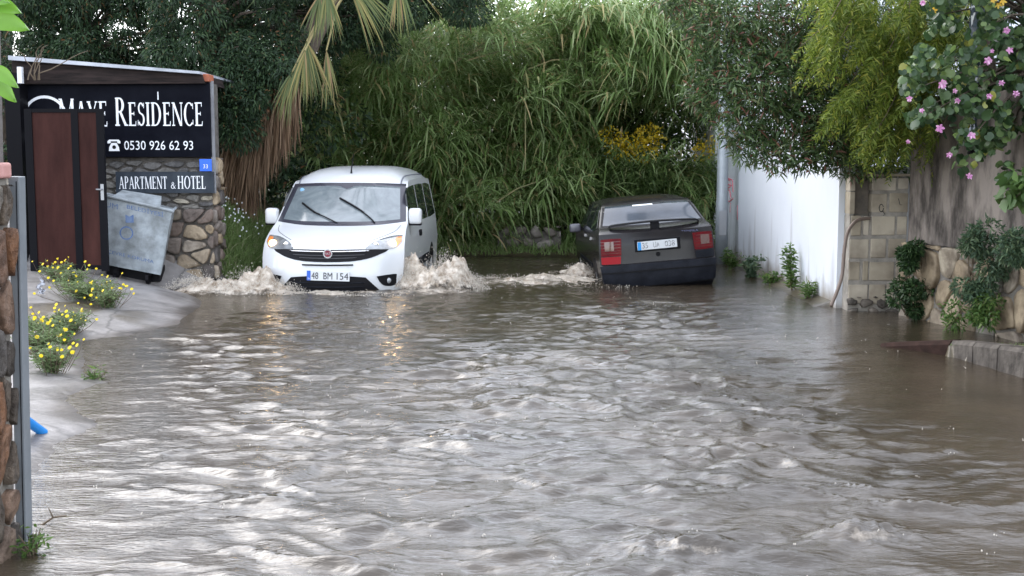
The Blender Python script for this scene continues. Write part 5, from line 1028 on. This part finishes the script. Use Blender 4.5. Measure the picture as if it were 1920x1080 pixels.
# gravel lip
# bushes on the right wall
def bush(name, px, py0, py1, wpx, Y, n, m_, label, seed, L=.05, W_=.022, depth=.16):
    r = np.random.default_rng(seed); c0 = at(px, py1, Y); G = empty(name, c0, label, 'bush', None); top = at(px, py0, Y); H_ = top.z - c0.z; wr = wpx / 2 / FP * Y; cs_ = []; rd = []
    k = max(7, int(H_ * 2 * wr / .02))
    for _ in range(k):
        u_ = r.random(); q = wr * (.35 + .65 * sin(pi * min(1, u_ * .9 + .1))) * .8; cs_.append((r.uniform(-q, q), r.uniform(-depth, depth * .3), H_ * (.04 + .92 * u_))); s_ = r.uniform(.06, .12); rd.append(np.array([s_] * 3))
    V_, F_ = cloud(cs_, rd, [n / k] * k, L, W_, .3, (.3, 1, .6, .1), r=r); obj('leaves', V_, F_, m_, G)
    mb = MB()
    for c_ in cs_[::2]: mb.tube([(0, .05, 0), (c_[0] * .6, .03, c_[2] * .5), c_], [.012, .007, .003], 5)
    mb.build('stems', M['twig'], G); return G
bush('wall_bush', 1706, 458, 598, 72, 12.35, 3800, lf2, 'dark leafy bush growing from the foot of the grey wall', 81)
bush('wall_bush', 1830, 425, 560, 100, 11.15, 3200, lf3, 'bluish green weed hanging from the ledge of the grey wall', 82, .055, .018)
bush('wall_bush', 1842, 545, 615, 42, 11.1, 900, lf1, 'small bright weed low on the stone base under the bluish weed', 83)
bush('wall_bush', 1890, 430, 500, 60, 10.7, 1500, lf3, 'weed tuft on the wall ledge at the right edge', 84, .05, .02)
bush('wall_bush', 1783, 575, 610, 22, 11.6, 260, lf1, 'tiny weed at the foot of the cream stones', 85)
bush('wall_bush', 1905, 318, 390, 42, 9.8, 120, leafmat('round_leaf', [(0, (.05, .1, .03)), (1, (.12, .2, .06))], .45, .4), 'cluster of large round leaves hanging in front of the wall at the right edge', 86, .1, .09)

# ---- tree A: narrow leaved dark tree with reddish tips over the white wall
def treetips(lst, Y): return [tuple(at(px, py, Y + dy)) for px, py, r_, dy in lst]
LA = [(1300, 20, 45, .3), (1345, 60, 55, .1), (1400, 20, 60, 0), (1385, 105, 60, .2), (1330, 130, 32, .1), (1310, 175, 26, .1), (1350, 185, 42, 0), (1420, 150, 60, -.2), (1460, 60, 70, .3), (1480, 140, 66, .2), (1440, 215, 55, 0), (1385, 235, 36, -.2), (1405, 275, 30, -.2), (1455, 295, 27, -.3), (1490, 240, 60, 0), (1530, 190, 66, 0), (1540, 90, 80, .5), (1550, 265, 45, -.1), (1510, 295, 28, -.2), (1590, 230, 66, .2), (1610, 130, 80, .5), (1590, 290, 38, .1), (1640, 270, 55, .3), (1660, 190, 80, .5), (1700, 100, 90, .8), (1600, 30, 80, .7), (1500, 10, 60, .5), (1260, -10, 34, .3), (1685, 290, 42, .6)]
YA = 12.85
tm = leafmat('narrow_leaf', [(0, (.03, .06, .02)), (.4, (.06, .11, .035)), (.76, (.11, .17, .06)), (.88, (.14, .16, .065)), (.93, (.17, .07, .05)), (1, (.22, .1, .07))], .4, .3)
G = empty('tree', (4.75, 14.3, 0), 'dark narrow leaved tree with reddish tips hanging over the white wall', 'tree')
gl = np.array(G.location); cs_ = [np.array(c_) - gl for c_ in treetips(LA, YA)]; ra = [np.array([l[2] / FP * YA * 1.2] * 3) for l in LA]
r = np.random.default_rng(91)
V_, F_ = cloud(cs_, ra, [1350 * (k_[0] / .42) ** 1.8 for k_ in ra], .092, .019, .25, (.25, 1, .7, .08), shell=.15, outw=.35, down=.1, r=r); obj('crown', V_, F_, tm, G)
MB().tube([(0, 0, -.3), (-.05, -.05, 1.2), (-.1, -.2, 2.2)], [.13, .11, .08], 10).build('trunk', M['bark'], G, True)
branches((-.1, -.2, 2.2), cs_, .05, 'limbs', G, M['bark'], 3)
# ---- tree B: feathery yellow green
YB = 11.9
LB = [(px, py) for px in range(1545, 1830, 22) for py in range(-30, 300, 26)]
ft = leafmat('feathery_leaf', [(0, (.075, .12, .018)), (.45, (.15, .21, .032)), (.8, (.24, .3, .05)), (1, (.34, .33, .06))], .5, .5)
G = empty('tree', (5.2, 12.9, 0), 'feathery yellow green tree with drooping sprays beside the pink flowering one', 'tree'); gl = np.array(G.location)
r = np.random.default_rng(92); parts = []; mb = MB()
for (px, py) in LB * 9:
    px += r.uniform(-16, 16); py += r.uniform(-16, 16); edge = 1555 + max(0, (py - 60)) * .33 + 30 * sin(py * .05)
    if px < edge - 12 or py > 290 or (py > 225 and not 1640 < px < 1760) or (px > 1770 and py > 160) or vnoise(np.array([px / 42.]), np.array([py / 30.]), 9)[0] < .36: continue
    c_ = np.array(at(px, py - 25, YB + r.uniform(-.35, .7))) - gl; L = r.uniform(.26, .5); d_ = nrm(np.array([r.uniform(-.75, -.05), r.normal(0, .25), -1.0 + r.uniform(0, .5)]))
    k = 34; t_ = np.linspace(0, 1, k); P_ = c_ + d_ * L * t_[:, None]; P_[:, 2] -= .12 * L * t_ ** 2; sd = nrm(np.cross(d_, rdir(1, r)[0])); sg = np.where(np.arange(k) % 2, 1, -1)[:, None]
    D = nrm(d_ * .6 + sd * sg * .9 + r.normal(0, .25, (k, 3))); Sd = nrm(np.cross(D, rdir(k, r)))
    parts.append(ribbons(P_, D, Sd, .08 * (1.1 - .6 * t_), np.full(k, .014), np.full(k, .2), (.5, 1, .2)))
    if r.random() < .08: mb.tube([tuple(c_ + np.array([.15, .1, .25])), tuple(c_), tuple(c_ + d_ * L * .9)], [.006, .004, .002], 4)
V_, F_ = join(parts); obj('crown', V_, F_, ft, G); mb.build('sprays', M['twig'], G)
MB().tube([(0, 0, -.3), (.0, -.05, 1.4), (-.3, -.4, 2.6), (-.7, -.8, 3.6)], [.12, .1, .07, .03], 10).build('trunk', M['bark'], G, True)
# ---- tree C: orchid tree, round two-lobed leaves, pink flowers
YC = 10.4
G = empty('orchid_tree', (5.5, 11.4, 0), 'round leaved tree with pink flowers hanging over the grey wall at top right', 'tree'); gl = np.array(G.location)
rl = leafmat('round_leaf_green', [(0, (.022, .05, .02)), (.5, (.05, .095, .035)), (.85, (.10, .155, .055)), (.96, (.15, .22, .06)), (1, (.28, .27, .06))], .35, .3)
r = np.random.default_rng(93); n = 6200; px = r.uniform(1690, 2050, n); py = r.uniform(-60, 300, n)
lim = 1690 + 25 * np.sin(py * .03) + np.abs(py - 200) * .18; keep = (px > lim) & (py < 255 + 35 * np.sin(px * .035) + np.maximum(0, px - 1840) * .25) & (fbm(px / 38, py / 38, 2, 5) > .38); px, py = px[keep], py[keep]; n = len(px)
# a few hanging tails
for (cx, y0, y1) in ((1795, 200, 330), (1830, 230, 300), (1885, 200, 350), (1735, 130, 255)):
    k = 26; px = np.append(px, cx + r.normal(0, 14, k)); py = np.append(py, r.uniform(y0, y1, k))
n = len(px); P_ = np.array([at(a_, b2, YC + d_)[:] for a_, b2, d_ in zip(px, py, r.uniform(-.35, .8, n))]) - gl
th = np.linspace(0, 2 * pi, 13)[:-1]; rad_ = np.array([.55, .9, 1, 1, 1.02, 1.05, .8, 1.05, 1.02, 1, 1, .9]); shp = np.stack([np.cos(th + pi) * rad_, np.sin(th + pi) * rad_], 1)
D = nrm(np.stack([r.normal(0, .5, n), r.normal(-.3, .4, n), -np.ones(n) + r.uniform(0, .9, n)], 1)); Sd = nrm(np.cross(D, rdir(n, r))); Nn = np.cross(D, Sd); s_ = r.uniform(.024, .05, n)[:, None, None]
V_ = P_[:, None] + s_ * (D[:, None] * shp[None, :, :1] + Sd[:, None] * shp[None, :, 1:] + Nn[:, None] * .35 * np.abs(shp[None, :, 1:]))
idx = np.arange(n)[:, None] * 12; V_ = V_.reshape(-1, 3)
F_ = np.concatenate([np.stack([idx[:, 0] + a_ for a_ in q], 1) for q in ((0, 1, 2, 3), (0, 3, 4, 5), (0, 5, 6, 7), (0, 7, 8, 9), (0, 9, 10, 11))])
F_ = F_[np.lexsort((F_[:, 0],))]; obj('crown', V_, F_, rl, G, True)
tp_ = [tuple(P_[i]) for i in range(0, n, 60)]; branches((-.4, -.5, 2.5), tp_, .035, 'limbs', G, M['bark'], 5, .004)
MB().tube([(0, 0, -.3), (-.1, -.1, 1.3), (-.4, -.5, 2.5)], [.1, .08, .05], 10).build('trunk', M['bark'], G, True)
pk = leafmat('pink_petal', [(0, (.45, .16, .36)), (.6, (.6, .3, .5)), (1, (.72, .5, .64))], .6, .35)
def flower(c_, s_, r):
    n = 5; ax_ = nrm(np.array([r.normal(0, .5), -1, r.normal(0, .5)])); u_ = nrm(np.cross(ax_, [0, 0, 1])); v_ = np.cross(ax_, u_); A_ = np.linspace(0, 2 * pi, n + 1)[:-1] + r.uniform(0, 1)
    D = nrm(u_[None] * np.cos(A_)[:, None] + v_[None] * np.sin(A_)[:, None] + ax_ * .35); Sd = nrm(np.cross(D, ax_)); return ribbons(np.repeat(np.array(c_)[None], n, 0), D, Sd, np.full(n, s_), np.full(n, s_ * .55), np.full(n, .15), (.3, .8, 1, .3))
fl = [(1766, 156, .055), (1762, 240, .05), (1822, 254, .045), (1817, 330, .04), (1705, 185, .035), (1728, 207, .03), (1795, 188, .035), (1852, 113, .045), (1887, 56, .04), (1893, 94, .04), (1855, 180, .035), (1780, 290, .035), (1703, 265, .025), (1730, 5, .03), (1878, 155, .035), (1905, 175, .04), (1860, 95, .025), (1790, 170, .03)]
V_, F_ = join([flower(np.array(at(a_, b2, YC - .45)) - gl, s2 * .8, r) for a_, b2, s2 in fl for _ in (0, 1)]); obj('blossoms', V_, F_, pk, G)
V_, F_ = join([flower(np.array(at(a_, b2, YC - .3)) - gl, .035, r) for a_, b2 in ((1862, 0), (1872, 8), (1880, 2), (1750, 20))]); obj('orange_leaves', V_, F_, leafmat('orange', [(0, (.6, .35, .03)), (1, (.7, .5, .1))], .6, .4), G)
# utility pole with a glossy wrapped box inside the tree
pc = at(1823, 240, 10.2)
G = empty('sign_pole', (pc.x, 10.25, .1), 'dark pole wrapped in plastic half hidden among the pink flowering branches', 'pole')
G.location.y = 10.7; G.location.x = at(1823, 240, 10.7).x
MB().tube([(0, 0, 1.6), (0, 0, 3.6)], .03, 10).build('pole', M['black'], G, True)
mb = MB(); rr2 = random.Random(4)
pts = [(rr2.uniform(-.01, .01), rr2.uniform(-.01, .01), 1.75 + .12 * k) for k in range(12)]; mb.tube(pts, [.05 + rr2.uniform(-.015, .02) for _ in pts], 9); mb.build('plastic_wrap', mat('plastic_film', (.12, .15, .19), .1, spec=.8, coat=.8, col2=(.05, .06, .08), nscale=20), G)
# ---- yard greenery behind the walls (fills under the crowns)
r = np.random.default_rng(95); cs_ = [(r.uniform(4.9, 7.5), r.uniform(11.6, 13.2), r.uniform(1.6, 4.2)) for _ in range(90)]
V_, F_ = cloud(cs_, [np.array([.45] * 3)] * 70, [170] * 70, .12, .045, .3, (.3, 1, .2), r=r); o = obj('garden_hedge', V_, F_, lf2); tag(o, 'dark garden greenery behind the grey wall', 'hedge', None, 'stuff')

# ---- yellow daisies on the left bank
dl = leafmat('daisy_leaf', [(0, (.08, .12, .05)), (.6, (.14, .2, .08)), (1, (.2, .26, .12))], .55, .35)
yel = leafmat('yellow_petal', [(0, (.75, .55, .01)), (1, (.85, .68, .02))], .6, .3)
DA = [((100, 600), 34, 'straggly yellow daisies nearest the grey post'), ((165, 560), 30, 'yellow daisies spilling over the slab in front of the gate'), ((95, 660), 16, 'small patch of yellow daisies lowest on the slab'), ((110, 540), 22, 'yellow daisies at the back near the gate foot'), ((200, 565), 12, 'sparse yellow daisies at the right tip of the flower bed'), ((135, 592), 14, 'yellow daisies in the middle of the flower bed, lowest on the slope'), ((75, 625), 12, 'yellow daisies pressed against the grey post'), ((135, 548), 10, 'yellow daisies right at the foot of the brown gate panel')]
for i, ((px, py), nf_, lb) in enumerate(DA):
    c_ = on(px, py, .2); r = np.random.default_rng(200 + i); zz_ = float(gz(np.array([c_.x]), np.array([c_.y]))[0])
    rad = .30 if i < 2 else .18
    G = plant('daisy_plant', c_.x, c_.y, zz_, .2, rad * 1.15, 2200 if i < 2 else 1000, .07, .010, dl, lb, 'flowers', 300 + i, 'yellow daisies on the left bank', stems=44, prof=(.4, 1, .6, .1))
    parts = []; mb = MB()
    for k in range(nf_):
        x = r.normal(0, rad * .75); y = r.normal(0, rad * .9); z = r.uniform(.1, .26); s_ = r.uniform(.009, .019); n = 9; A_ = np.linspace(0, 2 * pi, n + 1)[:-1]; ax_ = nrm(np.array([r.normal(0, .5), -.8, .7])); u_ = nrm(np.cross(ax_, [1, 0, .1])); v_ = np.cross(ax_, u_)
        D = nrm(u_[None] * np.cos(A_)[:, None] + v_[None] * np.sin(A_)[:, None]); Sd = nrm(np.cross(D, ax_)); parts.append(ribbons(np.repeat(np.array([[x, y, z]]), n, 0), D, Sd, np.full(n, s_), np.full(n, s_ * .6), np.full(n, .1), (.5, 1, .6)))
        mb.tube([(x * .5, y * .5, 0), (x * .85, y * .85, z * .6), (x, y + .003, z - .003)], [.003, .0025, .0015], 4)
    V_, F_ = join(parts); o1 = obj('flower_heads', V_, F_, yel, G); o1['kind'] = 'stuff'; o1 = mb.build('flower_stalks', M['twig'], G); o1['kind'] = 'stuff'
# weeds by the left slab and post foot
for i, (px, py, h_, rad, n, L, W_, lb) in enumerate([(178, 712, .1, .12, 120, .06, .012, 'small grass tuft at the water edge of the left slab'), (62, 1040, .12, .07, 130, .045, .014, 'green weed growing at the foot of the grey metal post'), (120, 650, .12, .1, 120, .05, .016, 'weed growing in the slab crack beside the lowest daisies'), (72, 500, .5, .08, 60, .25, .012, 'tall curling grass blades against the gate panel')]):
    c_ = on(px, py, .0); plant('weed', c_.x, c_.y, max(0., float(gz(np.array([c_.x]), np.array([c_.y]))[0])) - .02, h_, rad, n, L, W_, lf1, lb, 'weed', 400 + i, 'weeds on the left side')
# rain striking the water
rr3 = np.random.default_rng(8); n = 900; x = rr3.uniform(-3.6, 4.6, n); y = 4.5 + 14 * rr3.random(n) ** 1.3; k = (x > np.interp(y, shY, shX) + .2) & (x < 3.5 + (y < 12) * 1); x, y = x[k], y[k]; V = []; F = []
zz = whz(x, y)
for a_, b2, c2 in zip(x[::3], y[::3], zz[::3]):
    for q_ in range(rr3.integers(1, 4)):
        s_ = rr3.uniform(.002, .0045); o_ = len(V); xx = a_ + rr3.normal(0, .008); zc = c2 + rr3.uniform(.003, .03); V += [(xx + s_, b2, zc), (xx - s_, b2, zc), (xx, b2 + s_, zc), (xx, b2 - s_, zc), (xx, b2, zc + s_ * 1.8), (xx, b2, zc - s_)]
        F += [tuple(i + o_ for i in f) for f in [(0, 2, 4), (2, 1, 4), (1, 3, 4), (3, 0, 4), (2, 0, 5), (1, 2, 5), (3, 1, 5), (0, 3, 5)]]
tag(obj('raindrop_splashes', V, F, dropm), 'tiny drops jumping where rain hits the flood water', 'rain drops', None, 'stuff')
# crumpled litter among the daisies
c_ = on(76, 552, .25); mb = MB(); r = random.Random(2)
V = [(r.uniform(-.05, .05), r.uniform(-.03, .03), .02 + .17 * k / 5 + r.uniform(-.01, .01)) for k in range(6) for _ in (0, 1, 2)]
mb.add(V, [(k * 3, k * 3 + 1, k * 3 + 4, k * 3 + 3) for k in range(5)] + [(k * 3 + 1, k * 3 + 2, k * 3 + 5, k * 3 + 4) for k in range(5)]); o = mb.build('plastic_bag', mat('pale_plastic', (.5, .52, .58), .3, col2=(.03, .03, .04), nscale=14, noise=.1)); o.location = (c_.x, c_.y, float(gz(np.array([c_.x]), np.array([c_.y]))[0])); tag(o, 'crumpled black and white plastic scrap among the daisies', 'litter')
# driftwood twigs
mb = MB(); p = on(105, 985); mb.tube([p + Vector((-.08, 0, -.01)), p + Vector((-.02, .02, .03)), p + Vector((.05, .0, .045))], [.006, .005, .003], 5); mb.tube([p + Vector((-.02, .02, .03)), p + Vector((-.03, .0, .08))], [.004, .002], 5); tag(mb.build('twig', M['twig']), 'small forked twig sticking out of the water by the grey post', 'twig')
# ---- big leaves top left
G = empty('leafy_branch', (at(0, 90, 3.4).x - .1, 3.45, 2.0), 'large fresh green leaves reaching in at the top left corner', 'branch'); gl = G.location
bl_ = leafmat('fresh_leaf', [(0, (.13, .3, .03)), (1, (.2, .4, .05))], .35, .45)
mb = MB()
for (x0, y0, x1, y1, w_) in ((-30, 40, 55, 50, .055), (-30, 10, 40, 18, .045), (-20, 130, 34, 158, .04), (-20, 150, 30, 185, .045), (-60, 5, 20, 0, .04)):
    a_ = at(x0, y0, 3.4) - gl; b2 = at(x1, y1, 3.35) - gl; d_ = (b2 - a_); s_ = d_.cross(Vector((.1, -1, .25))).normalized(); V = []; F = []; k = 9
    for j in range(k):
        t_ = j / (k - 1); wd = w_ * (sin(pi * t_ ** .8) ** .7) * .5 + .001; m_ = a_ + d_ * t_ + Vector((0, 0, .012 * sin(pi * t_) - .01 * t_)); V += [m_ - s_ * wd + Vector((0, -.008, .0)), m_ + Vector((0, .006, -.0)), m_ + s_ * wd + Vector((0, -.008, .0))]
    for j in range(k - 1): F += [(j * 3, j * 3 + 1, j * 3 + 4, j * 3 + 3), (j * 3 + 1, j * 3 + 2, j * 3 + 5, j * 3 + 4)]
    lo = obj('leaf', V, F, bl_, G, True)
MB().tube([at(-60, -40, 3.45) - gl, at(-35, 60, 3.42) - gl, at(-25, 160, 3.42) - gl], [.006, .005, .003], 6).build('stem', M['twig'], G)
